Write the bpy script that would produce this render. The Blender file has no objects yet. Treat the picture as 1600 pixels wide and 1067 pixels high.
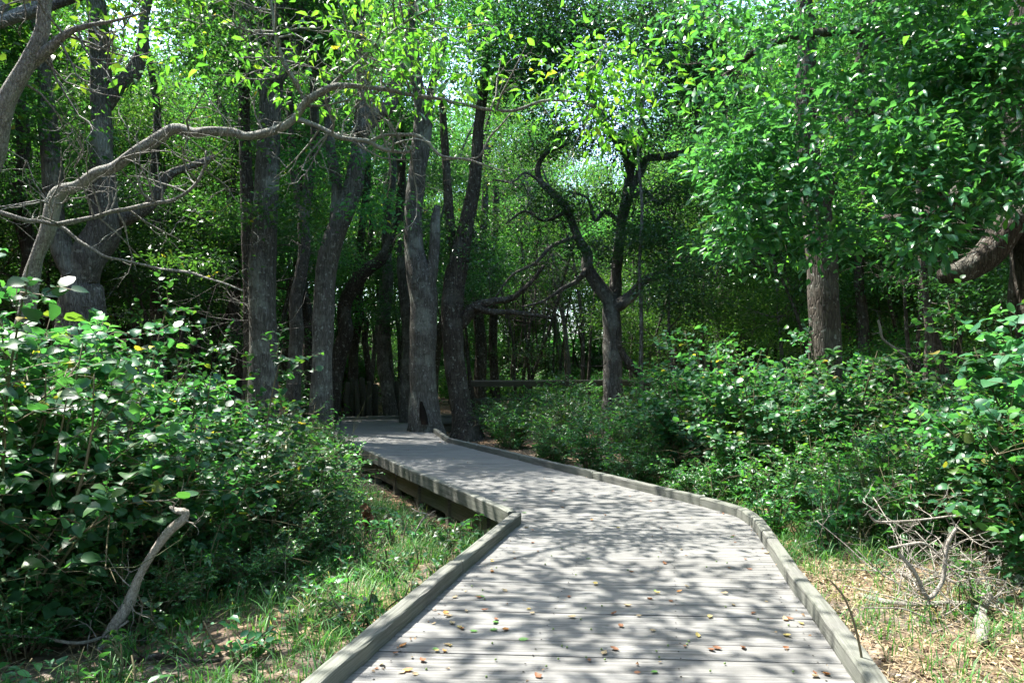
import bpy, math
import numpy as np

RS = np.random.RandomState
F_PX, HZ, CAM_H = 1150.0, 585.0, 1.30


def P(px, py, Y):
    """photo pixel + distance in metres -> point in the place"""
    return np.array([(px - 800) * Y / F_PX, Y, CAM_H + (HZ - py) * Y / F_PX])


SC = bpy.context.scene
COL = SC.collection

SUN_EL = math.radians(63)
_h = np.array([-0.86, 0.51]); _h /= np.linalg.norm(_h)
SUN = np.array([_h[0] * math.cos(SUN_EL), _h[1] * math.cos(SUN_EL), math.sin(SUN_EL)])

# ------------------------------------------------------------------ objects
def tag(o, label=None, cat=None, group=None, kind=None):
    if label: o['label'] = label
    if cat: o['category'] = cat
    if group: o['group'] = group
    if kind: o['kind'] = kind
    return o


def empty(name, loc, label=None, cat=None, group=None, kind=None, rz=0.0):
    o = bpy.data.objects.new(name, None)
    o.empty_display_size = 0.2
    COL.objects.link(o)
    o.location = loc
    o.rotation_euler = (0, 0, rz)
    return tag(o, label, cat, group, kind)


def mesh_data(name, V, faces, mat, smooth=True):
    V = np.ascontiguousarray(V, dtype=np.float32)
    me = bpy.data.meshes.new(name)
    me.vertices.add(len(V))
    me.vertices.foreach_set('co', V.ravel())
    fl = [np.asarray(f, dtype=np.int32) for f in faces if len(f)]
    idx = np.concatenate([f.ravel() for f in fl])
    tot = np.concatenate([np.full(len(f), f.shape[1], np.int32) for f in fl])
    st = np.concatenate([[0], np.cumsum(tot)[:-1]]).astype(np.int32)
    me.loops.add(len(idx))
    me.loops.foreach_set('vertex_index', idx)
    me.polygons.add(len(tot))
    me.polygons.foreach_set('loop_start', st)
    me.polygons.foreach_set('use_smooth', np.full(len(tot), bool(smooth)))
    me.materials.append(mat)
    me.update(calc_edges=True)
    return me


def link(name, me, parent=None, loc=(0, 0, 0), rz=0.0):
    o = bpy.data.objects.new(name, me)
    COL.objects.link(o)
    o.location = loc
    o.rotation_euler = (0, 0, rz)
    if parent: o.parent = parent
    return o


def copy_tree(root, loc, rz=0.0, sc=1.0, label=None, group=None, tilt=(0, 0)):
    r = root.copy(); COL.objects.link(r)
    r.location = loc; r.rotation_euler = (tilt[0], tilt[1], rz)
    r.scale = (sc, sc, sc) if np.isscalar(sc) else sc
    if label: r['label'] = label
    if group: r['group'] = group
    for ch in list(root.children):
        c = ch.copy(); COL.objects.link(c); c.parent = r
    return r


class MB:
    def __init__(s): s.V, s.Q, s.T, s.n = [], [], [], 0
    def add(s, V, Q=None, T=None):
        V = np.asarray(V, float).reshape(-1, 3)
        s.V.append(V)
        if Q is not None and len(Q): s.Q.append(np.asarray(Q) + s.n)
        if T is not None and len(T): s.T.append(np.asarray(T) + s.n)
        s.n += len(V)
    def data(s, name, mat, smooth=True, off=None):
        V = np.concatenate(s.V)
        if off is not None: V = V - np.asarray(off)
        f = []
        if s.Q: f.append(np.concatenate(s.Q))
        if s.T: f.append(np.concatenate(s.T))
        return mesh_data(name, V, f, mat, smooth)
    def box(s, lo, hi, bev=0.0):
        """box with chamfered long edges (along x)"""
        x0, y0, z0 = lo; x1, y1, z1 = hi
        b = bev
        if b <= 0:
            pr = [(y0, z0), (y1, z0), (y1, z1), (y0, z1)]
        else:
            pr = [(y0, z0), (y1, z0), (y1, z1 - b), (y1 - b * .3, z1 - b * .3), (y1 - b, z1), (y0 + b, z1), (y0 + b * .3, z1 - b * .3), (y0, z1 - b)]
        k = len(pr)
        V = [(x0, y, z) for y, z in pr] + [(x1, y, z) for y, z in pr]
        Q = [(i, i + k, (i + 1) % k + k, (i + 1) % k) for i in range(k)]
        n = s.n
        s.add(V, Q)
        # end caps as fans
        s.T.append(np.array([(n, n + i, n + i + 1) for i in range(1, k - 1)] + [(n + k, n + k + i + 1, n + k + i) for i in range(1, k - 1)]))


# ------------------------------------------------------------------ tubes and leaves
def catmull(pts, step):
    pts = np.asarray(pts, float)
    if len(pts) < 3:
        n = max(2, int(np.linalg.norm(pts[-1, :3] - pts[0, :3]) / step) + 1)
        t = np.linspace(0, 1, n)[:, None]
        return pts[0] * (1 - t) + pts[-1] * t
    Pp = np.vstack([2 * pts[0] - pts[1], pts, 2 * pts[-1] - pts[-2]])
    out = []
    for i in range(1, len(Pp) - 2):
        a, b, c, d = Pp[i - 1], Pp[i], Pp[i + 1], Pp[i + 2]
        n = max(2, int(np.linalg.norm(c[:3] - b[:3]) / step) + 1)
        t = np.linspace(0, 1, n, endpoint=False)[:, None]
        out.append(0.5 * ((2 * b) + (-a + c) * t + (2 * a - 5 * b + 4 * c - d) * t ** 2 + (-a + 3 * b - 3 * c + d) * t ** 3))
    out.append(pts[-1:])
    return np.vstack(out)


def limb_tube(mb, pr, sides=10, step=0.15, rough=0.06, rng=None, roots=0.0):
    """pr: rows x,y,z,r.  Irregular, slightly lumpy tube.  Returns the smoothed rows."""
    rng = rng or RS(1)
    S = catmull(pr, step)
    S[:, 3] = np.maximum(S[:, 3], 0.003)
    p, r = S[:, :3], S[:, 3]
    n = len(p)
    t = np.gradient(p, axis=0); t /= np.linalg.norm(t, axis=1)[:, None] + 1e-9
    u = np.cross(t[0], [0.3, 1, 0.1]); u /= np.linalg.norm(u)
    U = np.zeros((n, 3)); U[0] = u
    for i in range(1, n):
        u = u - t[i] * np.dot(u, t[i]); u /= np.linalg.norm(u) + 1e-9
        U[i] = u
    W = np.cross(t, U)
    a = np.arange(sides) * 2 * math.pi / sides
    s = np.cumsum(np.r_[0, np.linalg.norm(np.diff(p, axis=0), axis=1)])
    k = np.zeros((n, sides))
    for _ in range(6):
        m = rng.randint(1, 5); fs = rng.uniform(0.6, 5) * min(1.0, .15 / max(r.mean(), .02)); ph = rng.uniform(0, 6.28, 2)
        k += rough / 2.2 * np.sin(m * a[None] + ph[0] + fs * s[:, None]) * np.sin(fs * 1.3 * s[:, None] + ph[1])
    if roots:
        nl = rng.randint(4, 7); ph = rng.uniform(0, 6.28)
        k += roots * np.exp(-s[:, None] / .38) * (np.cos(nl * a[None] + ph) * .6 + np.cos(2 * a[None] + ph * 2) * .3 + .35)
    rr = r[:, None] * (1 + k)
    V = p[:, None] + rr[..., None] * (np.cos(a)[None, :, None] * U[:, None] + np.sin(a)[None, :, None] * W[:, None])
    i = np.arange(n - 1)[:, None] * sides; j = np.arange(sides)[None]; j2 = (j + 1) % sides
    Q = np.stack([i + j, i + j2, i + sides + j2, i + sides + j], -1).reshape(-1, 4)
    V = np.vstack([V.reshape(-1, 3), p[-1] + t[-1] * r[-1] * .5])
    e = (n - 1) * sides
    T = np.array([(e + q, e + (q + 1) % sides, n * sides) for q in range(sides)])
    mb.add(V, Q, T)
    return S


def twig_tubes(mb, Pt, R, sides=3):
    """Pt (n,K,3), R (n,K)"""
    if len(Pt) == 0: return
    n, K, _ = Pt.shape
    t = np.gradient(Pt, axis=1); t /= np.linalg.norm(t, axis=2, keepdims=True) + 1e-9
    m = t.mean(1); ref = np.eye(3)[np.argmin(np.abs(m), axis=1)]
    u = np.cross(t, ref[:, None]); u /= np.linalg.norm(u, axis=2, keepdims=True) + 1e-9
    w = np.cross(t, u)
    a = np.arange(sides) * 2 * math.pi / sides
    V = Pt[:, :, None] + R[:, :, None, None] * (np.cos(a)[None, None, :, None] * u[:, :, None] + np.sin(a)[None, None, :, None] * w[:, :, None])
    b = np.arange(n)[:, None, None] * K * sides + np.arange(K - 1)[None, :, None] * sides
    j = np.arange(sides)[None, None]; j2 = (j + 1) % sides
    Q = np.stack([b + j, b + j2, b + sides + j2, b + sides + j], -1).reshape(-1, 4)
    mb.add(V.reshape(-1, 3), Q)


LEAF = {}
# x along the midrib, y half width, z lift
LEAF['quad'] = (np.array([(0, 0, 0), (.42, .5, .10), (1, 0, -.10), (.42, -.5, .10)]), None, np.array([(0, 2, 1), (0, 3, 2)]))
_o = np.array([(0, 0, 0), (.3, 0, .02), (.66, 0, 0), (1, 0, -.10), (.27, .46, .10), (.62, .40, .07), (.27, -.46, .10), (.62, -.40, .07)])
_oq = np.array([(1, 2, 5, 4), (2, 1, 6, 7)]); _ot = np.array([(0, 1, 4), (2, 3, 5), (1, 0, 6), (3, 2, 7)])
LEAF['oval'] = (_o, _oq, _ot)
# obovate: widest near the tip (black gum, bayberry)
_b = np.array([(0, 0, 0), (.4, 0, .02), (.75, 0, 0), (1, 0, -.07), (.42, .36, .07), (.76, .46, .07), (.42, -.36, .07), (.76, -.46, .07)])
LEAF['obovate'] = (_b, _oq, _ot)
# heart shaped briar leaf
_h2 = np.array([(0, 0, 0), (.22, 0, .02), (.62, 0, .0), (1, 0, -.14), (.10, .47, .10), (.55, .47, .06), (.10, -.47, .10), (.55, -.47, .06)])
LEAF['heart'] = (_h2, _oq, _ot)
_r = np.array([(0, 0, 0), (.2, 0, .03), (.5, 0, .035), (.8, 0, -.02), (1, 0, -.12), (.14, .38, .10), (.46, .50, .10), (.79, .31, .02), (.14, -.38, .10), (.46, -.50, .10), (.79, -.31, .02)])
_rq = np.array([(1, 2, 6, 5), (2, 3, 7, 6), (2, 1, 8, 9), (3, 2, 9, 10)]); _rt = np.array([(0, 1, 5), (3, 4, 7), (1, 0, 8), (4, 3, 10)])
LEAF['round'] = (_r, _rq, _rt)
# lance shaped with curl down
_l = np.array([(0, 0, 0), (.32, 0, .05), (.68, 0, 0), (1, 0, -.22), (.3, .44, .12), (.66, .34, .06), (.3, -.44, .12), (.66, -.34, .06)])
LEAF['lance'] = (_l, _oq, _ot)


def leaves(mb, pos, d, nrm, size, aspect, kind):
    T0, q, t = LEAF[kind]
    d = d / (np.linalg.norm(d, axis=1)[:, None] + 1e-9)
    b = np.cross(nrm, d); b /= np.linalg.norm(b, axis=1)[:, None] + 1e-9
    nn = np.cross(d, b)
    s = size[:, None, None]
    vr = RS(len(pos) % 9973); cu = vr.uniform(.1, 2.3, len(pos))[:, None, None]; wv = (aspect * vr.uniform(.75, 1.18, len(pos)))[:, None, None]; sk = vr.normal(size=len(pos))[:, None, None] * .10
    side = T0[None, :, 1:2] * wv + sk * T0[None, :, 0:1] ** 2
    V = pos[:, None] + s * (T0[None, :, 0:1] * d[:, None] + side * b[:, None] + T0[None, :, 2:3] * cu * nn[:, None])
    k = len(T0); off = (np.arange(len(pos)) * k)[:, None, None]
    mb.add(V.reshape(-1, 3), (q[None] + off).reshape(-1, 4) if q is not None else None, (t[None] + off).reshape(-1, 3))


def cluster_leaves(mb, cen, per, rad, size, aspect, kind, rng, up=0.9, droop=0.25, flat=0.6, jitter=0.55):
    n = len(cen) * per
    if n == 0: return
    off = rng.normal(size=(n, 3)) * rad * np.array([1, 1, flat])
    pos = np.repeat(cen, per, 0) + off
    d = off * np.array([1, 1, .5]) + rng.normal(size=(n, 3)) * rad * .6
    d[:, 2] -= droop * rad
    nr = rng.normal(size=(n, 3)) * jitter; nr[:, 2] += up
    leaves(mb, pos, d, nr, size * rng.uniform(.65, 1.2, n), aspect, kind)


# ------------------------------------------------------------------ materials
class N:
    def __init__(s, name):
        s.m = bpy.data.materials.new(name); s.m.use_nodes = True
        s.t = s.m.node_tree; s.t.nodes.clear()
        s.out = s.t.nodes.new('ShaderNodeOutputMaterial')
    def n(s, typ, ins=None, **kw):
        nd = s.t.nodes.new('ShaderNode' + typ)
        for k, v in kw.items(): setattr(nd, k, v)
        for k, v in (ins or {}).items():
            if isinstance(v, tuple) and len(v) == 2 and hasattr(v[0], 'outputs'):
                s.t.links.new(v[0].outputs[v[1]], nd.inputs[k])
            else: nd.inputs[k].default_value = v
        return nd
    def ramp(s, fac, stops, interp='LINEAR'):
        r = s.n('ValToRGB', {'Fac': fac}); e = r.color_ramp.elements
        r.color_ramp.interpolation = interp
        while len(e) < len(stops): e.new(0.5)
        for el, (p, c) in zip(e, stops):
            el.position = p; el.color = (c, c, c, 1) if np.isscalar(c) else (*c, 1)
        return (r, 'Color')
    def mix(s, fac, a, b, typ='MIX'):
        m = s.n('MixRGB', blend_type=typ)
        for k, v in (('Fac', fac), ('Color1', a), ('Color2', b)):
            if isinstance(v, tuple) and len(v) == 2 and hasattr(v[0], 'outputs'): s.t.links.new(v[0].outputs[v[1]], m.inputs[k])
            else: m.inputs[k].default_value = v if np.isscalar(v) else (*v, 1)
        return (m, 'Color')
    def surf(s, nd, disp=None):
        s.t.links.new(nd.outputs[0], s.out.inputs['Surface']); return s.m


def leaf_mat(name, stops, tcol, rough=.38, spec=.5, trans=.42):
    g = N(name)
    geo = g.n('NewGeometry'); oi = g.n('ObjectInfo')
    base = g.ramp((geo, 'Random Per Island'), stops)
    hs = g.n('HueSaturation', {'Color': base, 'Saturation': 1.0})
    v = g.n('MapRange', {'Value': (oi, 'Random'), 'To Min': .5, 'To Max': 1.25})
    h = g.n('MapRange', {'Value': (oi, 'Random'), 'To Min': .492, 'To Max': .53})
    g.t.links.new(v.outputs[0], hs.inputs['Value']); g.t.links.new(h.outputs[0], hs.inputs['Hue'])
    tc = g.mix(1.0, (hs, 'Color'), tcol, 'MULTIPLY')
    pr = g.n('BsdfPrincipled', {'Base Color': (hs, 'Color'), 'Roughness': rough, 'Specular IOR Level': spec})
    tr = g.n('BsdfTranslucent', {'Color': tc})
    return g.surf(g.n('MixShader', {0: trans, 1: (pr, 'BSDF'), 2: (tr, 'BSDF')}))


def bark_mat(name, dark, mid, light, lichen=.35, scale=1.0, aniso=1.7, crack=.75):
    g = N(name)
    tc = g.n('TexCoord'); oi = g.n('ObjectInfo')
    mp = g.n('Mapping', {'Vector': (tc, 'Object'), 'Scale': (9 * scale, 9 * scale, aniso * scale)})
    vo = g.n('TexVoronoi', {'Vector': (mp, 'Vector'), 'Scale': 3.2}, feature='DISTANCE_TO_EDGE')
    no = g.n('TexNoise', {'Vector': (mp, 'Vector'), 'Scale': 3.0, 'Detail': 6.0, 'Roughness': .65})
    big = g.n('TexNoise', {'Vector': (tc, 'Object'), 'Scale': 1.7, 'Detail': 5.0, 'Roughness': .6})
    fis = g.ramp((vo, 'Distance'), [(0, .0), (.16, 1)])
    c = g.ramp((no, 'Fac'), [(.3, dark), (.52, mid), (.72, light)])
    c = g.mix(g.ramp((vo, 'Distance'), [(0, crack), (.12, 0)]), c, dark)
    lf = g.ramp((big, 'Fac'), [(.52, 0), (.66, lichen)])
    c = g.mix(lf, c, (.34, .36, .31))
    sp = g.n('TexNoise', {'Vector': (tc, 'Object'), 'Scale': 14., 'Detail': 4.})
    c = g.mix(g.ramp((sp, 'Fac'), [(.6, 0), (.68, .4)]), c, (.38, .4, .36))
    hs = g.n('HueSaturation', {'Color': c})
    v = g.n('MapRange', {'Value': (oi, 'Random'), 'To Min': .8, 'To Max': 1.2}); g.t.links.new(v.outputs[0], hs.inputs['Value'])
    h = g.mix(1 - .6 * min(1., crack / .75), fis, (no, 'Fac'))
    bp = g.n('Bump', {'Height': h, 'Strength': .8, 'Distance': .024})
    return g.surf(g.n('BsdfPrincipled', {'Base Color': (hs, 'Color'), 'Roughness': .9, 'Specular IOR Level': .2, 'Normal': (bp, 'Normal')}))


def wood_mat(name, dark, mid, light, green=0.0):
    """weathered timber, grain along the object's x"""
    g = N(name)
    tc = g.n('TexCoord'); geo = g.n('NewGeometry'); oi = g.n('ObjectInfo')
    ad = g.n('VectorMath', {0: (tc, 'Object'), 1: (0, 0, 0)}, operation='ADD')
    cmb = g.n('CombineXYZ')
    sh = g.n('Math', {0: (geo, 'Random Per Island'), 1: 57.0}, operation='MULTIPLY')
    g.t.links.new(sh.outputs[0], cmb.inputs['X']); g.t.links.new(sh.outputs[0], cmb.inputs['Z'])
    g.t.links.new(cmb.outputs[0], ad.inputs[1])
    m1 = g.n('Mapping', {'Vector': (ad, 'Vector'), 'Scale': (1.2, 38, 38)})
    gr = g.n('TexNoise', {'Vector': (m1, 'Vector'), 'Scale': 1.6, 'Detail': 7., 'Roughness': .7, 'Distortion': .6})
    m2 = g.n('Mapping', {'Vector': (ad, 'Vector'), 'Scale': (1.4, 5, 5)})
    bl = g.n('TexNoise', {'Vector': (m2, 'Vector'), 'Scale': 1.3, 'Detail': 5., 'Roughness': .6})
    c = g.ramp((gr, 'Fac'), [(.33, dark), (.5, mid), (.67, light)])
    c = g.mix(g.ramp((bl, 'Fac'), [(.35, .55), (.65, 0)]), c, mid)
    st = g.n('TexNoise', {'Vector': (tc, 'Object'), 'Scale': 1.1, 'Detail': 6., 'Roughness': .65})
    c = g.mix(g.ramp((st, 'Fac'), [(.52, 0), (.72, .5)]), c, dark)
    m3 = g.n('Mapping', {'Vector': (ad, 'Vector'), 'Scale': (.9, 30, 30)})
    sp = g.n('TexNoise', {'Vector': (m3, 'Vector'), 'Scale': 2.2, 'Detail': 2.})
    c = g.mix(g.ramp((sp, 'Fac'), [(.64, 0), (.70, .65)]), c, tuple(.6 * np.array(dark)))
    kn = g.n('TexVoronoi', {'Vector': (g.n('Mapping', {'Vector': (ad, 'Vector'), 'Scale': (1.5, 4, 4)}), 'Vector'), 'Scale': 1.3})
    c = g.mix(g.ramp((kn, 'Distance'), [(.03, .8), (.075, 0)]), c, dark)
    if green: c = g.mix(g.ramp((st, 'Fac'), [(.3, green), (.6, 0)]), c, (.10, .135, .075))
    hs = g.n('HueSaturation', {'Color': c})
    v = g.n('MapRange', {'Value': (geo, 'Random Per Island'), 'To Min': .9, 'To Max': 1.08}); g.t.links.new(v.outputs[0], hs.inputs['Value'])
    bp = g.n('Bump', {'Height': (gr, 'Fac'), 'Strength': .55, 'Distance': .006})
    return g.surf(g.n('BsdfPrincipled', {'Base Color': (hs, 'Color'), 'Roughness': .82, 'Specular IOR Level': .25, 'Normal': (bp, 'Normal')}))


def plain_mat(name, stops, rough=.8, spec=.2, trans=0.0):
    g = N(name); geo = g.n('NewGeometry'); tc = g.n('TexCoord')
    no = g.n('TexNoise', {'Vector': (tc, 'Object'), 'Scale': 25., 'Detail': 4.})
    c = g.ramp((geo, 'Random Per Island'), stops)
    c = g.mix(.35, c, g.ramp((no, 'Fac'), [(.3, tuple(.6 * np.array(stops[0][1]))), (.7, stops[-1][1])]))
    pr = g.n('BsdfPrincipled', {'Base Color': c, 'Roughness': rough, 'Specular IOR Level': spec})
    if trans:
        tr = g.n('BsdfTranslucent', {'Color': c})
        return g.surf(g.n('MixShader', {0: trans, 1: (pr, 'BSDF'), 2: (tr, 'BSDF')}))
    return g.surf(pr)


def ground_mat():
    g = N('forest_soil'); tc = g.n('TexCoord')
    n1 = g.n('TexNoise', {'Vector': (tc, 'Object'), 'Scale': .7, 'Detail': 8., 'Roughness': .65})
    n2 = g.n('TexNoise', {'Vector': (tc, 'Object'), 'Scale': 16., 'Detail': 7., 'Roughness': .7})
    vo = g.n('TexVoronoi', {'Vector': (tc, 'Object'), 'Scale': 26., 'Randomness': 1.0})
    litter = g.ramp((vo, 'Color'), [(.1, (.05, .032, .02)), (.45, (.13, .085, .052)), (.75, (.24, .16, .10)), (.95, (.33, .25, .17))])
    soil = g.ramp((n2, 'Fac'), [(.3, (.045, .036, .03)), (.55, (.12, .105, .09)), (.75, (.33, .31, .285))])
    c = g.mix(g.ramp((n1, 'Fac'), [(.42, 0), (.58, .85)]), litter, soil)
    bp = g.n('Bump', {'Height': g.mix(.5, (n2, 'Fac'), (vo, 'Distance')), 'Strength': .8, 'Distance': .04})
    return g.surf(g.n('BsdfPrincipled', {'Base Color': c, 'Roughness': .95, 'Specular IOR Level': .1, 'Normal': (bp, 'Normal')}))


M = {}
G1 = [(0, (.024, .083, .026)), (.5, (.042, .125, .034)), (.9, (.068, .17, .04)), (.985, (.085, .18, .03)), (1, (.30, .26, .04))]
M['canopy'] = leaf_mat('canopy_leaf', G1, (2.6, 2.5, 1.1), .4, .4, .45)
M['spray'] = leaf_mat('cherry_leaf', [(0, (.045, .125, .025)), (.5, (.07, .17, .03)), (.95, (.11, .21, .035)), (.99, (.14, .22, .03)), (1, (.36, .27, .04))], (2.5, 2.3, .9), .36, .5, .5)
M['gloss'] = leaf_mat('glossy_leaf', [(0, (.024, .092, .04)), (.5, (.04, .135, .052)), (.92, (.064, .18, .053)), (1, (.11, .23, .035))], (2.6, 2.7, 1.0), .28, .7, .4)
M['holly'] = leaf_mat('holly_leaf', [(0, (.02, .065, .022)), (.6, (.032, .10, .03)), (1, (.06, .145, .036))], (2.4, 2.5, 1.0), .34, .55, .35)
M['briar'] = leaf_mat('briar_leaf', [(0, (.022, .092, .04)), (.5, (.038, .135, .054)), (.9, (.066, .185, .058)), (.985, (.10, .2, .04)), (1, (.33, .27, .05))], (2.3, 2.4, .9), .42, .38, .42)
M['shrub'] = leaf_mat('shrub_leaf', [(0, (.024, .093, .033)), (.5, (.042, .138, .042)), (.92, (.075, .195, .048)), (1, (.13, .24, .04))], (2.3, 2.4, .9), .38, .5, .4)
M['far'] = leaf_mat('far_leaf', [(0, (.03, .098, .03)), (.6, (.055, .148, .038)), (1, (.115, .215, .045))], (2.3, 2.4, 1.1), .5, .3, .48)
M['grass'] = leaf_mat('grass_blade', [(0, (.04, .12, .025)), (.7, (.075, .19, .04)), (.93, (.12, .23, .05)), (1, (.34, .28, .14))], (1.8, 1.8, .9), .5, .35, .35)
M['bark'] = bark_mat('grey_bark', (.042, .038, .033), (.098, .091, .08), (.18, .171, .153), .4)
M['bark_dark'] = bark_mat('dark_bark', (.022, .018, .014), (.06, .05, .04), (.12, .103, .083), .14)
M['bark_pale'] = bark_mat('lichen_bark', (.085, .078, .068), (.27, .26, .235), (.47, .455, .42), .8, 2.2, 4., .5)
M['twig'] = bark_mat('dead_twig', (.12, .10, .085), (.27, .245, .215), (.42, .39, .35), .3, 2.5, 6., .12)
M['stem'] = plain_mat('green_brown_stem', [(0, (.05, .075, .025)), (.5, (.11, .09, .05)), (1, (.17, .14, .09))], .7)
M['deck'] = wood_mat('weathered_deck', (.052, .051, .048), (.141, .140, .134), (.232, .230, .221))
M['kerb'] = wood_mat('weathered_kerb', (.05, .05, .045), (.122, .122, .11), (.20, .199, .185), .3)
M['joist'] = wood_mat('damp_timber', (.05, .045, .034), (.11, .10, .075), (.17, .155, .12), .4)
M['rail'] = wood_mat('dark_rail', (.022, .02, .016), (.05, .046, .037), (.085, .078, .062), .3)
M['post'] = wood_mat('lit_rail_top', (.07, .065, .055), (.15, .14, .125), (.25, .24, .215), .3)  # paler tone standing in for light on the top rail
M['ground'] = ground_mat()
M['litter'] = plain_mat('dead_leaf', [(0, (.10, .055, .03)), (.35, (.2, .115, .06)), (.7, (.32, .22, .13)), (1, (.42, .33, .22))], .8, .15, .2)
M['straw'] = plain_mat('dry_straw', [(0, (.22, .16, .09)), (.6, (.36, .28, .17)), (1, (.5, .42, .28))], .8, .15)
M['dry'] = plain_mat('brown_dry_leaf', [(0, (.10, .045, .025)), (1, (.20, .095, .05))], .7, .2, .2)
M['near_black'] = plain_mat('hollow_shade_and_screws', [(0, (.01, .008, .007)), (1, (.02, .016, .013))], 1., 0.)  # near-black for the painted shade in the trunk hollow, and for screw heads

# ------------------------------------------------------------------ terrain
PATH = np.array([(-.95, -2.6), (.31, 2.86), (1.12, 6.5), (.98, 7.0), (-2.33, 14.3), (-3.75, 20.6), (-3.4, 21.9), (8, 25.4)])


def path_dist(x, y):
    x = np.asarray(x, float); y = np.asarray(y, float)
    best = np.full(x.shape, 1e9)
    for a, b in zip(PATH[:-1], PATH[1:]):
        ab = b - a; t = np.clip(((x - a[0]) * ab[0] + (y - a[1]) * ab[1]) / ab.dot(ab), 0, 1)
        best = np.minimum(best, np.hypot(x - a[0] - t * ab[0], y - a[1] - t * ab[1]))
    return best


def sstep(a, b, x): t = np.clip((x - a) / (b - a), 0, 1); return t * t * (3 - 2 * t)


def gz(x, y):
    x = np.asarray(x, float); y = np.asarray(y, float)
    bump = .05 * np.sin(1.3 * x + .4) * np.sin(1.1 * y + 1.) + .03 * np.sin(3.1 * x + 2.) * np.sin(2.7 * y) + .012 * np.sin(9 * x + y) * np.sin(8.3 * y - x)
    ter = -.22 + bump
    ter = ter + .12 * sstep(1.2, 2.4, x) * (1 - sstep(6, 10, y))                 # flush beside the right kerb
    ter = ter + .95 * sstep(-3.8, -8.0, x) * sstep(10, 20, y)                    # bank behind the left trunks
    ter = ter + .018 * np.clip(y - 22, 0, 60) + .25 * sstep(22.5, 26, y)
    under = -.17 - .24 * sstep(5.0, 8.5, y)
    d = path_dist(x, y)
    w = sstep(1.15, 2.6, d)
    return under * (1 - w) + ter * w


def build_ground():
    def axis(lo, hi, nl, nh, step):
        core = np.arange(nl, nh + 1e-6, step)
        a = nl - np.cumsum(np.geomspace(step, (nl - lo) / 6, 22)); a = a[a > lo]
        b = nh + np.cumsum(np.geomspace(step, (hi - nh) / 6, 22)); b = b[b < hi]
        return np.r_[lo, a[::-1], core, b, hi]
    xs = axis(-400, 400, -9, 9, .09); ys = axis(-200, 600, -1, 16, .09)
    X, Y = np.meshgrid(xs, ys)
    Z = gz(X, Y) + .012 * np.sin(23 * X + 3 * np.sin(5 * Y)) * np.sin(19 * Y + 2 * np.sin(7 * X))
    V = np.stack([X, Y, Z], -1).reshape(-1, 3)
    w = len(xs); i = (np.arange(len(ys) - 1)[:, None] * w + np.arange(w - 1)[None]).ravel()
    Q = np.stack([i, i + 1, i + w + 1, i + w], -1)
    o = link('ground', mesh_data('ground', V, [Q], M['ground']))
    tag(o, 'sandy forest floor strewn with dead leaves beside the boardwalk', 'ground', kind='structure')


build_ground()

# ------------------------------------------------------------------ boardwalk
L1 = [np.array(p) for p in ((-2.05, -2.7), (-.77, 2.86), (.07, 6.5))]
R1 = [np.array(p) for p in ((.15, -2.7), (1.40, 2.86), (1.58, 3.78), (1.73, 4.68), (1.95, 5.75), (2.05, 6.3))]
L2 = [np.array(p) for p in ((.07, 6.5), (-3.44, 14.5))]
L3 = [np.array(p) for p in ((-3.44, 14.5), (-4.85, 20.9))]
R2 = [np.array(p) for p in ((2.05, 6.3), (2.06, 6.75), (1.86, 7.3), (-1.25, 14.1))]
R3 = [np.array(p) for p in ((-1.25, 14.1), (-2.6, 20.2))]


def poly_eval(pts, t):
    pts = np.array(pts); s = np.r_[0, np.cumsum(np.linalg.norm(np.diff(pts, axis=0), axis=1))]; s /= s[-1]
    return np.stack([np.interp(t, s, pts[:, 0]), np.interp(t, s, pts[:, 1])], -1)


board_rng = RS(5)
walk = empty('boardwalk', (0, 2.9, 0), 'weathered grey plank boardwalk bending left into the woods', 'boardwalk', kind='structure')


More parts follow.
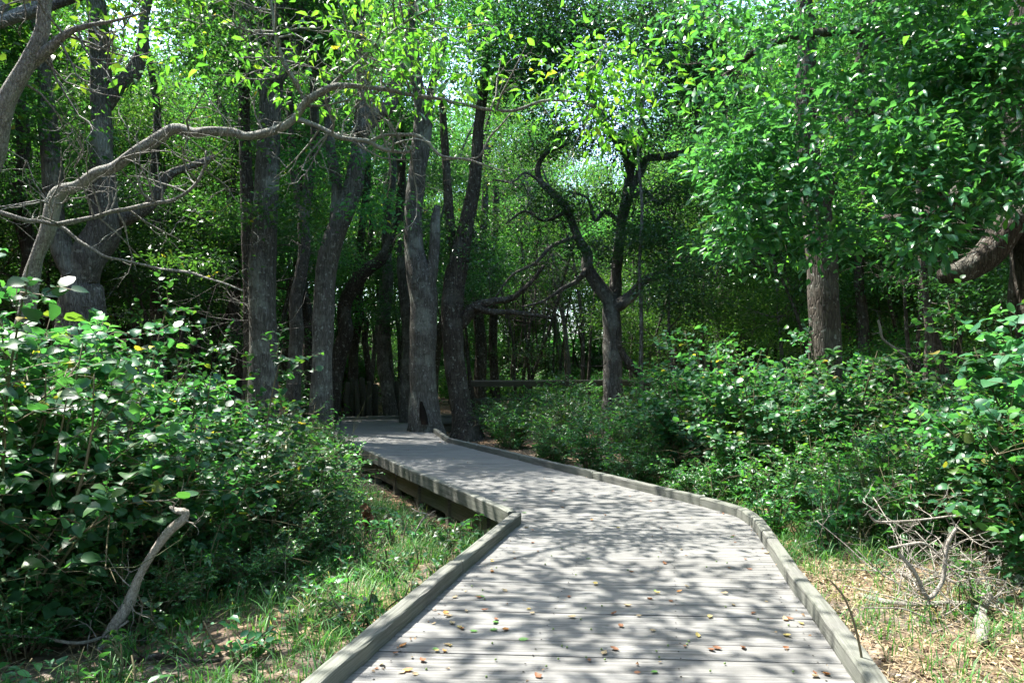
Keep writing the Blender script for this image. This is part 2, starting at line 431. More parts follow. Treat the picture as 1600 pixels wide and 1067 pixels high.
def deck_part(L, R, n, name='deck'):
    """boards joining the two edges; the object's x runs along the boards"""
    t = np.cumsum(np.r_[0, board_rng.uniform(.9, 1.1, n)]); t /= t[-1]; A = poly_eval(L, t); B = poly_eval(R, t)
    ang = math.atan2(*(B - A).mean(0)[::-1])
    c, s = math.cos(-ang), math.sin(-ang)
    o0 = (A[0] + B[0]) / 2
    def loc(p): q = p - o0; return np.array([c * q[0] - s * q[1], s * q[0] + c * q[1]])
    mb = MB()
    for i in range(n):
        a0, b0, a1, b1 = loc(A[i]), loc(B[i]), loc(A[i + 1]), loc(B[i + 1])
        da = (a1 - a0); db = (b1 - b0); gap = board_rng.uniform(.002, .006)
        ga = da / (np.linalg.norm(da) + 1e-6) * min(gap, np.linalg.norm(da) * .2); gb = db / (np.linalg.norm(db) + 1e-6) * min(gap, np.linalg.norm(db) * .2)
        a0, a1, b0, b1 = a0 + ga, a1 - ga, b0 + gb, b1 - gb
        K = 7; u = np.linspace(0, 1, K)[:, None]
        z = board_rng.uniform(-.003, .002); cup = board_rng.uniform(-.003, .004); tilt = board_rng.uniform(-.002, .002)
        e0 = a0 * (1 - u) + b0 * u; e1 = a1 * (1 - u) + b1 * u
        wob = board_rng.normal(size=(K, 1)) * .0012
        m = (e0 + e1) / 2; ch = .05
        f0 = e0 * (1 - ch) + e1 * ch + wob; f1 = e1 * (1 - ch) + e0 * ch + wob
        zz = np.full((K, 1), z) + tilt * (u - .5)
        ring = [np.hstack([e0, zz - .04]), np.hstack([e0, zz - .004]), np.hstack([f0, zz + cup * .3]), np.hstack([m, zz - cup * .4]), np.hstack([f1, zz + cup * .3]), np.hstack([e1, zz - .004]), np.hstack([e1, zz - .04])]
        V = np.stack(ring, 1).reshape(-1, 3)
        r = len(ring); q = []
        for k in range(K - 1):
            for j in range(r):
                j2 = (j + 1) % r; q.append((k * r + j, (k + 1) * r + j, (k + 1) * r + j2, k * r + j2))
        tr = [(0, j, j + 1) for j in range(1, r - 1)] + [((K - 1) * r, (K - 1) * r + j + 1, (K - 1) * r + j) for j in range(1, r - 1)]
        mb.add(V, q, tr)
    return link(name, mb.data('deck_boards', M['deck'], False), walk, (o0[0], o0[1] - 2.9, 0), ang)


deck_part([L1[0], L1[1], L1[2]], [R1[0], R1[1], R1[5]], 46)          # straight run
W0 = [L1[2], L1[2] + np.array([-.004, .012])]
deck_part([L1[2], L1[2] + np.array([-.10, .24])], [R1[5], R2[1], R2[2]], 6)       # the wedge boards at the bend
deck_part([L1[2] + np.array([-.10, .24]), L2[1]], [R2[2], R2[3]], 40)
deck_part(L3, R3, 33)
deck_part([np.array((-4.7, 21.0)), np.array((9.0, 25.6))], [np.array((-2.6, 20.25)), np.array((9.6, 23.7))], 64)


def kerb(pts, left, h0=-.055, h1=.088, w=.085, mat='kerb', name='kerb_rail', inset=0.0, joint=.004, bev=.012):
    """timber rail pieces along a polyline of edge points (outer side), one object per piece"""
    out = []
    pts = [np.array(p, float) for p in pts]
    for a, b in zip(pts[:-1], pts[1:]):
        d = b - a; L = np.linalg.norm(d); d /= L
        mb = MB()
        lo, hi = (0, w) if left else (-w, 0)
        sg = -1 if left else 1
        lo, hi = (-w + inset * 0, 0) if left else (0, w)
        # left edge: timber lies to the left of travel (outside)
        lo, hi = (0, w) if left else (-w, 0)
        y_in = inset
        if left: lo, hi = lo - y_in, hi - y_in
        else: lo, hi = lo + y_in, hi + y_in
        n = max(2, int(L / .25)); xs = np.linspace(joint, L - joint, n + 1)
        pr = [(lo, h0), (hi, h0), (hi, h1 - bev), (hi - bev * .4, h1 - bev * .3), (hi - bev, h1), (lo + bev, h1), (lo + bev * .4, h1 - bev * .3), (lo, h1 - bev)] if bev else [(lo, h0), (hi, h0), (hi, h1), (lo, h1)]
        kk = len(pr); xs = np.linspace(joint, L - joint, max(3, int(L / .11)))
        Vv = np.array([[(x, *p) for p in pr] for x in xs])
        wob = np.cumsum(board_rng.normal(size=(len(xs), 1, 2)) * .0012, 0); wob -= wob.mean(0)
        Vv[:, :, 1:] += wob + board_rng.normal(size=(len(xs), kk, 2)) * (.0013 if bev else 0)
        if bev: Vv[0, 2:, 2] -= .004; Vv[-1, 2:, 2] -= .004
        nn = len(xs); Qq = [(i * kk + j, (i + 1) * kk + j, (i + 1) * kk + (j + 1) % kk, i * kk + (j + 1) % kk) for i in range(nn - 1) for j in range(kk)]
        mb.add(Vv.reshape(-1, 3), Qq, [(0, j, j + 1) for j in range(1, kk - 1)] + [((nn - 1) * kk, (nn - 1) * kk + j + 1, (nn - 1) * kk + j) for j in range(1, kk - 1)])
        me = mb.data(name, M[mat], False)
        out.append(link(name, me, walk, (a[0], a[1] - 2.9, board_rng.uniform(-.002, .002)), math.atan2(d[1], d[0])))
    return out


kerb([L1[0], L1[1], (-.32, 4.8), (.085, 6.46)], True, h0=-.055)
kerb([(.04, 6.56), (-1.22, 9.42), (-2.5, 12.33), L2[1]], True)
kerb([L3[0], (-4.15, 17.7), L3[1]], True)
kerb(R1, False)
kerb([R1[5], R2[1], R2[2], (1.0, 9.2), (0.1, 11.15), (-.6, 12.7), R2[3]], False)
kerb([R3[0], (-1.95, 17.3), (-2.52, 19.9)], False)
kerb([(-4.85, 20.98), (-4.2, 21.3), (-1.0, 22.4), (4, 24.1), (9, 25.75)], True)
kerb([(-2.5, 20.2), (1.0, 21.25), (5, 22.4), (9.5, 23.6)], False)
# rim joists set back under the edge
for seg, lf in ((([L1[0], L1[2]]), True), (([R1[0], R1[1], R1[3], R1[5]]), False), (([(.02, 6.6), L2[1]]), True), ((L3), True), (([R2[2], R2[3]]), False), ((R3), False), (([(-2.5, 20.2), (9.5, 23.6)]), False)):
    kerb(seg, lf, -.30, -.058, .045, 'joist', 'rim_joist', .07, bev=0)
# support posts along the open left edge
for a, b, n in (((-.05, 6.8), (-3.35, 14.35), 7), ((-3.5, 15.2), (-4.7, 20.6), 4), ((-2.3, 20.35), (8, 23.25), 7)):
    for k in range(n):
        q = np.array(a) + (np.array(b) - np.array(a)) * (k + .4) / n
        mb = MB(); mb.box((-.05, -.05, -.75), (.05, .05, -.045))
        link('support_post', mb.data('support_post', M['joist'], False), walk, (q[0] + .02, q[1] - 2.9 + .02, 0), .4)

mb = MB(); ca = np.arange(6) * math.pi / 3
for Lp, Rp, n in (([L1[0], L1[1], L1[2]], [R1[0], R1[1], R1[5]], 46), ([L1[2] + np.array([-.10, .24]), L2[1]], [R2[2], R2[3]], 40)):
    t = (np.arange(n) + .5) / n; Aa = poly_eval(Lp, t); Bb = poly_eval(Rp, t); hp_ = .28 / n
    for i in range(n):
        if Aa[i][1] > 10 or Aa[i][1] < 2: continue
        along = (poly_eval(Lp, [t[i] + hp_])[0] - poly_eval(Lp, [t[i] - hp_])[0]) / 2
        for u in (.05, .34, .66, .95):
            for sg in (-1, 1):
                q = Aa[i] * (1 - u) + Bb[i] * u + sg * along + board_rng.normal(size=2) * .006
                mb.add([(q[0] + .0052 * math.cos(c), q[1] - 2.9 + .0052 * math.sin(c), .0045) for c in ca], [(0, 1, 2, 3), (0, 3, 4, 5)])
link('screws', mb.data('screws', M['near_black'], False), walk)

# handrail on the far stretch
def railing(x0, y0, x1, y1, zt, label, nposts, zb=-.3, mid=True):
    d = np.array([x1 - x0, y1 - y0]); L = np.linalg.norm(d); ang = math.atan2(d[1], d[0])
    r = empty('railing', (x0, y0, 0), label, 'railing', rz=ang)
    mb = MB(); mb.box((0, -.10, zt - .045), (L, .10, zt), .006); link('top_rail', mb.data('top_rail', M['post'], False), r)  # top board coloured paler so it looks lit from above
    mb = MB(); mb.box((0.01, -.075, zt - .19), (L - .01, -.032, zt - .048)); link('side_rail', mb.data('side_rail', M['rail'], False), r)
    if mid:
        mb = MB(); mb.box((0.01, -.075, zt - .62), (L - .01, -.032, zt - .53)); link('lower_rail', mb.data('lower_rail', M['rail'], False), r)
    for k in range(nposts):
        x = .06 + (L - .12) * k / (nposts - 1)
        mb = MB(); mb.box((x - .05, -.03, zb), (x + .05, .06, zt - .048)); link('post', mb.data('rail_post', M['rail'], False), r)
    return r


railing(-1.55, 21.75, 4.4, 23.45, 1.13, 'dark wooden handrail along the far stretch of boardwalk', 4)
railing(13.3, 27.5, 15.6, 28.0, 2.45, 'short weathered platform railing glimpsed between trees at right', 3, 0.2)

# row of old stakes behind the end of the walk
stake_rng = RS(31)
fence = empty('stake_fence', P(560, 640, 23.6), 'row of weathered upright log stakes behind the end of the boardwalk', 'fence')
for k, (px, top, wpx) in enumerate(((541, 598, 9), (549, 592, 10), (558, 596, 8), (567, 591, 10), (576, 597, 9), (586, 601, 9), (529, 597, 9), (612, 594, 10), (621, 597, 10), (518, 600, 9))):
    Yk = 23.0 + stake_rng.uniform(-.3, .5)
    t = P(px, top, Yk); zb = gz(t[0], t[1]) - .1; r = wpx / 2 * Yk / F_PX
    mb = MB(); limb_tube(mb, [(0, 0, zb - fence.location[2], r * 1.05), (.01, 0, (t[2] + zb) / 2 - fence.location[2], r), (stake_rng.uniform(-.05, .05), 0, t[2] - fence.location[2], r * .93)], 9, .2, .05, stake_rng)
    link('stake', mb.data('stake', M['rail']), fence, (t[0] - fence.location[0], t[1] - fence.location[1], 0))

# ------------------------------------------------------------------ trees
# places the sun reaches: (point, radius, share of leaf clusters kept on the way to the sun)
WINDOWS = [
    (np.array([.7, 3.6, 0.]), 1.5, .44), (np.array([1.0, 5.6, 0.]), 1.1, .42), (np.array([2.9, 4.3, 0.]), 1.5, .12), (np.array([3.4, 4.6, 1.]), 1.4, .12),
    (P(500, 100, 7.0), 1.2, .12), (P(620, 120, 7.0), 1.2, .12), (P(760, 140, 7.2), 1.0, .2), (P(950, 170, 7.2), 1.2, .12), (P(300, 230, 6.8), .9, .10), (P(130, 280, 6.9), .7, .15), (P(430, 205, 7.), .7, .12),
    (np.array([-2.6, 4.6, 1.2]), 1.7, .09), (np.array([-4.0, 6.8, 1.7]), 1.8, .1), (np.array([-2.4, 7.0, 1.0]), 1.4, .1), (P(560, 860, 5.5), 1.2, .12), (np.array([-2.4, 10.5, -.3]), 1.6, .15), (np.array([-3.5, 9.5, 1.]), 1.4, .3), (np.array([1.5, 13., .8]), 1.9, .2), (np.array([1., 15., .8]), 1.5, .3), (np.array([2.2, 18.4, .8]), 1.6, .3),
    (np.array([-3., 25., 3.]), 1.9, .2), (np.array([-7., 14., 3.]), 2.2, .2), (np.array([-8., 19., 3.]), 2.2, .2), (np.array([2., 27., 3.]), 2.2, .2), (np.array([6., 23., 3.]), 2., .2), (np.array([-9., 22., 3.]), 2., .2), (np.array([9.5, 20., 3.]), 2., .2), (np.array([-6.5, 17., 3.]), 1.6, .2), (np.array([.5, 22., 3.]), 1.6, .25), (np.array([-3., 31., 2.]), 3.2, .2), (np.array([4., 32., 2.]), 3.2, .2), (np.array([0., 29., 3.]), 3., .2), (np.array([3., 24., 3.]), 2.5, .2), (P(1250, 280, 7.5), .7, .35), (P(1500, 200, 7.), .7, .35),
    (P(1430, 300, 7.), .8, .35), (P(1150, 120, 7.8), .8, .3), (np.array([4.6, 9, 1.0]), 1.8, .3), (np.array([.4, 8.6, 0]), 1.1, .3), (np.array([-1.2, 11., 0]), .8, .3), (np.array([-2.4, 14., 0]), 1.2, .3), (np.array([-3.4, 18., 0]), 1.2, .3),
    (np.array([3.2, 13, 1.]), 1.8, .4),
]
NOSHADE = True


def sun_keep(C, rng, own=()):
    k = np.ones(len(C))
    for c, r, p in WINDOWS:
        v = C - c; t = v @ SUN
        d = np.linalg.norm(v - t[:, None] * SUN, axis=1)
        k = np.where((t > .9) & (d < r), np.minimum(k, p), k)
    return rng.rand(len(C)) < k


def in_blobs(blobs, n, rng, shell=2.0):
    vol = np.array([b[3] * b[4] * b[5] for b in blobs]) ** .8; vol /= vol.sum()
    i = rng.choice(len(blobs), n, p=vol)
    B = np.array([b[:6] for b in blobs], float)[i]
    d = rng.normal(size=(n, 3)); d /= np.linalg.norm(d, axis=1)[:, None]
    return B[:, :3] + d * B[:, 3:6] * (rng.rand(n) ** (1 / shell))[:, None]


def grow(mb, nodes, rad, C, rng, droop=.15, rmin=.0035, k=.009, sides=3):
    """join every leaf cluster to the nearest wood with a crooked twig"""
    nodes = list(nodes); rad = list(rad)
    d0 = np.array([np.min(np.linalg.norm(np.asarray(nodes) - c, axis=1)) for c in C]) if len(C) else np.zeros(0)
    NP = np.zeros((len(nodes) + 3 * len(C), 3)); NR = np.zeros(len(NP)); m = len(nodes)
    NP[:m] = nodes; NR[:m] = rad
    Pt, R = [], []
    for c in C[np.argsort(d0)]:
        dd = np.linalg.norm(NP[:m] - c, axis=1) * (1 + .25 * (NP[:m, 2] > c[2] + .4)); j = int(np.argmin(dd)); a = NP[j]; L = np.linalg.norm(a - c)
        q = []
        for u in (0, .35, .7, 1.):
            p = a * (1 - u) + c * u
            if 0 < u < 1: p = p + rng.normal(size=3) * L * .09 + np.array([0, 0, L * .12 * math.sin(u * 3.14)])
            q.append(p)
        r0 = min(NR[j] * .75, rmin + k * L); rs = [r0, r0 * .78, max(r0 * .5, rmin * .8), rmin * .6]
        Pt.append(q); R.append(rs)
        for u in (1, 2, 3): NP[m] = q[u]; NR[m] = rs[u]; m += 1
    if Pt: twig_tubes(mb, np.array(Pt), np.array(R), sides)


def bare(mb, S, rng, n, L0, r0, upb=.1, lo=.2, hi=1.0, depth=2):
    """leafless side twigs on a limb S (rows x,y,z,r)"""
    Pt, R = [], []
    def one(a, d, L, r, lev):
        q = [a]; dd = d.copy()
        for _ in range(4):
            dd = dd + rng.normal(size=3) * .28; dd[2] += upb * .3; dd /= np.linalg.norm(dd)
            q.append(q[-1] + dd * L / 4)
        Pt.append(q); R.append([r, r * .85, r * .65, r * .45, r * .25])
        if lev > 0:
            for k in (1, 2, 3):
                if rng.rand() < .75:
                    e = q[k + 1] - q[k]; e /= np.linalg.norm(e); e = e + rng.normal(size=3) * .75; e /= np.linalg.norm(e)
                    one(q[k], e, L * rng.uniform(.4, .7), r * .55, lev - 1)
    for _ in range(n):
        i = int(len(S) * rng.uniform(lo, hi * .999)); t = S[min(i + 1, len(S) - 1), :3] - S[max(i - 1, 0), :3]; t /= np.linalg.norm(t) + 1e-9
        d = rng.normal(size=3); d -= t * d.dot(t) * .7; d[2] += upb; d /= np.linalg.norm(d)
        one(S[i, :3], d, L0 * rng.uniform(.6, 1.3), min(r0, S[i, 3] * .8), depth)
    twig_tubes(mb, np.array(Pt), np.array(R), 4)


def px_limb(rows, Y):
    """rows of (px, py, width px[, Y]) -> x y z r"""
    out = []
    for r in rows:
        y = r[3] if len(r) > 3 else Y
        p = P(r[0], r[1], y); out.append((*p, max(r[2] / 2 * y / F_PX, .004)))
    return np.array(out)


def tree(name, label, cat, limbs, blobs, ncl, lpc, leaf, size, aspect, kind, bark='bark', crad=.28, seed=0, group=None, sides=12, flare=1.35,
         bare_n=0, bare_L=.8, min_r_node=0.0, filt=True, droop=.25, up=.9, shell=2.0, extra=None, step=.14, twig_mat=None, node_z=None, flat=.6, rough=.08, jit=.55):
    rng = RS(seed + 100)
    if kind == 'quad':
        ncl = int(ncl * 2.3); size *= 1.3; crad = .22; flat = .4; jit = .42
        blobs = [(b[0], b[1], b[2] - (.5 if b[2] > 8 else 0), b[3] * 1.35, b[4] * 1.3, b[5] * 1.45) for b in blobs]
    limbs = [np.array(l, float) for l in limbs]
    base = limbs[0][0, :3].copy()
    if flare > 1 :
        l = limbs[0]; e = l[0].copy(); e2 = l[0] * .75 + l[1] * .25
        g0 = gz(e[0], e[1]); e[2] = min(e[2], g0) - .12; e[3] *= flare
        b2 = e.copy(); b2[2] = e[2] + .35; b2[:2] = e[:2] * .6 + e2[:2] * .4; b2[3] = l[0][3] * (1 + (flare - 1) * .35)
        if l[1][2] > b2[2] + .3: limbs[0] = np.vstack([e, b2, l[1:]])
        else: limbs[0] = np.vstack([e, l[1:]])
        base = np.array([e[0], e[1], g0])
    mb = MB(); nodes, rad = [], []
    for i, l in enumerate(limbs):
        rm = l[:, 3].max()
        S = limb_tube(mb, l, sides if rm > .05 else 7, step if rm > .05 else step * .8, rough if rm > .04 else rough * 1.3, rng, roots=(.42 if i == 0 and flare > 1 else 0))
        sel = S[::3] if len(S) > 6 else S
        if node_z is not None: sel = sel[sel[:, 2] > node_z] if (sel[:, 2] > node_z).any() else sel[-1:]
        nodes.append(sel[:, :3]); rad.append(sel[:, 3])
        if bare_n and rm > .02: bare(mb, S, rng, max(1, int(bare_n / len(limbs))), bare_L, .011, lo=.15)
    nodes = np.vstack(nodes); rad = np.concatenate(rad)
    root = empty(name, base, label, cat, group)
    if ncl and blobs:
        C = in_blobs(blobs, ncl, rng, shell)
        if filt: C = C[sun_keep(C, rng)]
        grow(mb, nodes, rad, C, rng)
        lm = MB(); cluster_leaves(lm, C, lpc, crad, size, aspect, kind, rng, droop=droop, up=up, flat=flat, jitter=jit)
        if extra is not None: extra(lm, rng)
        link('crown', lm.data(name + '_crown', M[leaf], kind != 'quad', base), root)
    link('trunk', mb.data(name + '_trunk', M[bark], True, base), root)
    return root


def above(l, pts):
    """continue a limb: pts rows dx,dy,dz,r relative to its last point"""
    e = l[-1]
    return np.vstack([l] + [[(e[0] + p[0], e[1] + p[1], e[2] + p[2], p[3])] for p in pts])


def blob(p, rx, ry, rz): return (p[0], p[1], p[2], rx, ry, rz)


# --- the leaning tree whose long pale limb crosses the top left
slim = lambda l, f=.78: np.hstack([l[:, :3], l[:, 3:] * f])


def knotty(l, f, seed):
    """shorter crooked segments with swellings, so a limb bends at its knots"""
    rg = RS(seed); out = [l[0] * np.array([1, 1, 1, f])]
    for a, b in zip(l[:-1], l[1:]):
        n = max(1, int(np.linalg.norm(b[:3] - a[:3]) / max(.13, 3.2 * max(a[3], b[3]) * f)))
        for k in range(1, n + 1):
            p = a + (b - a) * k / n; rr = p[3] * f
            out.append(np.array([*(p[:3] + rg.normal(size=3) * min(.014, rr * .3)), rr * (rg.uniform(.86, 1.16) if rr < .08 else rg.uniform(.95, 1.05))]))
    return np.array(out)


A0 = px_limb([(28, 560, 34), (45, 440, 30), (72, 365, 29), (88, 305, 28), (118, 288, 26), (180, 258, 25), (235, 222, 24), (275, 203, 23), (330, 207, 20), (390, 214, 18), (430, 207, 18), (462, 188, 17), (482, 160, 15), (515, 137, 12), (560, 134, 10), (610, 140, 9), (690, 156, 8), (760, 171, 7), (800, 173, 6), (850, 160, 5), (890, 159, 4), (930, 166, 3)], 7.0)
A1 = px_limb([(462, 187, 12), (490, 196, 10), (530, 214, 10), (575, 222, 9), (600, 234, 8), (637, 239, 6), (642, 228, 5)], 7.0)
A2 = px_limb([(575, 222, 8), (600, 212, 7.5), (650, 211, 7), (668, 223, 7), (690, 243, 6), (730, 250, 5), (770, 262, 3), (792, 268, 2)], 7.0)
A3 = px_limb([(0, 332, 11), (40, 344, 11), (85, 350, 10), (130, 345, 10), (200, 327, 9), (270, 311, 8), (300, 292, 6), (318, 262, 5), (322, 235, 4)], 6.7)
A4 = px_limb([(85, 348, 8), (125, 375, 7), (165, 402, 7), (230, 415, 6), (300, 428, 5), (352, 443, 4), (380, 455, 3)], 6.8)
A5 = px_limb([(690, 250, 4), (748, 245, 4), (765, 215, 4), (798, 178, 3.5)], 7.05)
A6 = px_limb([(850, 160, 4), (900, 135, 3.5), (935, 95, 3), (950, 60, 2.5)], 7.15)
A7 = px_limb([(637, 238, 5), (605, 190, 5), (575, 165, 4), (560, 134, 4)], 7.05)
A8 = px_limb([(515, 137, 9), (560, 95, 7), (600, 60, 6), (640, 30, 5), (690, 8, 4)], 7.1)
A9 = px_limb([(482, 165, 9), (450, 110, 8), (430, 60, 7), (420, -20, 6)], 7.2)
spray_blobs = [blob(P(470, 95, 7.0), .85, .7, .42), blob(P(600, 95, 7.1), .8, .7, .45), blob(P(700, 110, 7.0), .55, .6, .33), blob(P(560, 20, 7.2), .9, .7, .4), blob(P(360, 85, 7.2), .5, .5, .4),
               blob(P(880, 140, 7.1), .4, .5, .2), blob(P(960, 190, 7.2), .4, .5, .34), blob(P(930, 100, 7.2), .4, .5, .22), blob(P(1010, 130, 7.3), .25, .4, .3), blob(P(250, 50, 7.5), .9, .7, .4), blob(P(150, 70, 7.7), .7, .6, .4), blob(P(330, 150, 7.4), .35, .4, .2), blob(P(810, 40, 7.3), .5, .5, .25), blob(P(700, 30, 7.2), .5, .6, .3)]
tree('leaning_tree', 'leaning tree with a long pale lichened limb crossing the upper left', 'tree', [knotty(a, .74, 40 + i) for i, a in enumerate((A0, A1, A2, A3, A4, A5, A6, A7, A8, A9))], spray_blobs, 430, 12, 'spray', .115, .44, 'lance', 'bark_pale', .19, 1,
     bare_n=190, bare_L=.7, node_z=3.2, droop=.55, flat=.7, flare=1.0, sides=12, step=.05, rough=.19, jit=.6)

# --- limb entering at the top left corner
B0 = px_limb([(-60, 560, 40), (-40, 380, 36), (-10, 240, 34), (12, 165, 32), (45, 105, 28), (65, 50, 25), (80, 0, 22), (95, -90, 18), (120, -200, 12)], 5.6)
B1 = px_limb([(40, 108, 20), (75, 78, 17), (110, 52, 14), (145, 40, 10), (180, 33, 6), (230, 20, 4)], 5.6)
tree('forked_tree', 'grey forked tree cut by the left edge of the view', 'tree', [knotty(B0, .78, 60), knotty(B1, .78, 61)], [blob(P(60, 60, 5.8), .5, .5, .45), blob(P(110, -120, 5.8), 1.3, 1.2, .6), blob(P(-100, -250, 5.6), 1.2, 1.2, .7), blob(P(170, 90, 6.5), .5, .5, .35)], 150, 14, 'spray', .10, .5, 'lance', 'bark_pale', .18, 2, bare_n=22, bare_L=.6, node_z=2.5, step=.08)

# --- big twisted trunk, left
T = px_limb([(128, 540, 88), (125, 480, 76), (122, 440, 62), (140, 400, 62), (160, 360, 58), (163, 320, 48), (160, 250, 40), (160, 170, 36), (158, 90, 34), (150, 0, 32)], 11.5)
T = above(T, [(-.3, .2, 1.2, .13), (-.1, .3, 2.4, .09), (.4, .2, 3.4, .05)])
Tb = px_limb([(118, 430, 42), (98, 390, 38), (84, 330, 36), (82, 270, 36), (75, 200, 34), (70, 130, 26), (60, 40, 22)], 11.4)
Tb = above(Tb, [(-.5, -.3, 1.3, .08), (-1.2, -.4, 2.6, .05)])
Tc = px_limb([(160, 350, 30), (200, 340, 26), (235, 320, 22), (262, 275, 18), (300, 260, 14), (335, 245, 10)], 11.6)
Td = px_limb([(160, 170, 26), (185, 135, 24), (205, 120, 26), (222, 80, 18), (226, 30, 15), (240, -40, 12)], 11.5)
tree('twisted_tree', 'thick twisted grey tree with bulging fork on the left', 'tree', [slim(T, .84), slim(Tb, .8), slim(Tc, .8), Td], [blob(P(240, 20, 11.5), 1.3, 1.0, .6), blob(P(60, 70, 12.), 1.1, 1., .7), blob((-6.6, 11.5, 8.6), 2.2, 2.0, 1.3), blob((-8.6, 11, 7.8), 1.6, 1.6, 1.2), blob((-5.0, 11.7, 6.2), 1.0, 1.2, .8), blob((-6.6, 10.8, 5.2), 1.0, .7, .7)], 520, 34, 'canopy', .085, .5, 'quad', 'bark', .26, 3, bare_n=30, bare_L=1.1, node_z=3.6, sides=16, rough=.13)

# --- stout straight trunk
T = px_limb([(412, 620, 48), (411, 540, 44), (410, 450, 42), (412, 380, 40), (416, 300, 38), (420, 230, 36), (424, 160, 34), (432, 80, 30), (440, 0, 28)], 13.8)
T = above(T, [(.2, 0, 1.2, .14), (.1, .2, 2.4, .08)])
Tb = px_limb([(424, 165, 22), (400, 110, 20), (385, 50, 17), (375, -20, 14)], 13.8); Tb = above(Tb, [(-.8, 0, 1.2, .06)])
Tc = px_limb([(428, 130, 24), (455, 90, 20), (470, 40, 17), (480, -30, 15)], 13.7); Tc = above(Tc, [(.6, -.4, 1.4, .06)])
tree('oak_tree', 'stout straight grey trunk left of the boardwalk, thickest of the row', 'tree', [T, Tb, Tc], [blob(P(350, 320, 13.2), .6, .5, .3), blob(P(300, 400, 12.6), .6, .5, .22), blob(P(455, 330, 13.2), .45, .4, .3), blob(P(330, 200, 13.2), .9, .6, .5), blob((-4.4, 13.5, 10.2), 2.3, 2.2, 1.3), blob((-6.0, 14, 9.0), 1.4, 1.6, 1.0), blob((-4.6, 13.2, 8.2), 1.3, 1.2, .6)], 430, 34, 'canopy', .085, .5, 'quad', 'bark', .26, 4, bare_n=150, bare_L=1.5, sides=16)
T = px_limb([(392, 610, 24), (391, 500, 22), (389, 400, 21), (386, 300, 20), (382, 200, 18), (378, 60, 16)], 15.2); T = above(T, [(-.3, 0, 2.2, .06)])
tree('slim_tree', 'slim brown trunk standing close behind the stout grey one', 'tree', [T], [blob((-5.8, 15.3, 9.5), 1.5, 1.5, 1.2)], 130, 34, 'canopy', .085, .5, 'quad', 'bark_dark', .26, 5, node_z=6, bare_n=10)

# --- kinked thin trunk
T = px_limb([(458, 640, 24), (460, 580, 22), (464, 520, 21), (462, 470, 20), (470, 430, 19), (476, 385, 18), (474, 340, 18), (484, 280, 16), (492, 220, 14), (490, 120, 12), (500, 0, 10)], 16.5); T = above(T, [(.3, .2, 2, .05)])
Tb = px_limb([(474, 345, 13), (462, 290, 12), (455, 220, 11), (452, 140, 9)], 16.5)
tree('kinked_tree', 'thin kinked trunk between the stout trunk and the forked one', 'tree', [T, Tb], [blob((-4.4, 16.5, 9.8), 1.6, 1.6, 1.0)], 140, 34, 'canopy', .085, .5, 'quad', 'bark', .26, 6, node_z=6, bare_n=24, bare_L=1.0)

# --- forked trunk at the edge of the walk
T = px_limb([(500, 690, 36), (502, 600, 32), (505, 520, 31), (508, 450, 31), (514, 400, 32), (530, 350, 31), (548, 305, 29), (558, 255, 27), (563, 205, 25), (570, 140, 22), (560, 60, 20), (566, -20, 18)], 14.4); T = above(T, [(.2, 0, 1.3, .12), (0, .3, 2.4, .06)])
Tb = px_limb([(520, 378, 18), (524, 330, 16), (526, 290, 16), (518, 240, 15), (512, 180, 13), (505, 100, 11)], 14.5)
Tc = px_limb([(563, 210, 22), (585, 180, 24), (610, 165, 20), (622, 120, 16), (640, 50, 14), (650, -30, 12)], 14.2); Tc = above(Tc, [(.5, -.3, 1.2, .06)])
tree('bent_tree', 'straight grey trunk bending right above, at the left edge of the boardwalk', 'tree', [T, Tb, Tc], [blob(P(590, 330, 14.), .5, .4, .3), blob(P(610, 240, 14.), .7, .5, .3), blob(P(470, 250, 14.2), .6, .5, .4), blob((-2.6, 14.2, 10.2), 2.2, 2.0, 1.2), blob((-1.4, 14, 9.0), 1.3, 1.3, .8), blob((-3.6, 14.4, 8.6), 1.2, 1.2, .7)], 420, 34, 'canopy', .085, .5, 'quad', 'bark', .26, 7, bare_n=40, node_z=3.2, sides=14)

# --- hollow tree beside the walk
T = px_limb([(660, 672, 60), (656, 625, 46), (654, 570, 42), (655, 520, 43), (656, 470, 44), (650, 430, 42), (641, 390, 30), (640, 330, 27), (645, 280, 27), (650, 230, 25), (652, 170, 22), (640, 90, 18), (645, 0, 16)], 17.0); T = above(T, [(.3, 0, 1.5, .1), (.2, .2, 3.0, .05)])
Tb = px_limb([(660, 455, 26), (670, 415, 18), (673, 380, 16), (674, 345, 15), (677, 322, 10)], 16.9)
Tc = px_limb([(645, 290, 16), (655, 250, 15), (662, 200, 14), (668, 140, 12), (690, 60, 10)], 16.9)
for l in (T, Tb, Tc): l[:, 0] += .09
hollow = tree('hollow_tree', 'grey tree with a dark hollow at its base and a broken snag', 'tree', [T, Tb, Tc], [blob((-2.2, 17, 10.6), 2.0, 2.0, 1.2), blob((-1.0, 16.6, 9.2), 1.2, 1.2, .8)], 250, 34, 'canopy', .085, .5, 'quad', 'bark', .26, 8, node_z=7, sides=18, flare=1.25, bare_n=8)
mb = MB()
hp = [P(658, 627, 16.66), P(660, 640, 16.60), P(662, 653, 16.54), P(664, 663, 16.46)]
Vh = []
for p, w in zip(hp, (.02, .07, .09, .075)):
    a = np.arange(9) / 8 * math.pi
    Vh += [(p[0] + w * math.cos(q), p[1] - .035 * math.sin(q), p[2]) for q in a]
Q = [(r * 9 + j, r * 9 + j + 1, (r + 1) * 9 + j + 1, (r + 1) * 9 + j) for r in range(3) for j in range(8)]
mb.add(Vh, Q); link('hollow', mb.data('hollow_shade_patch', M['near_black'], True, hollow.location), hollow)  # bulging near-black patch painting the shade inside the hollow; no cavity is cut

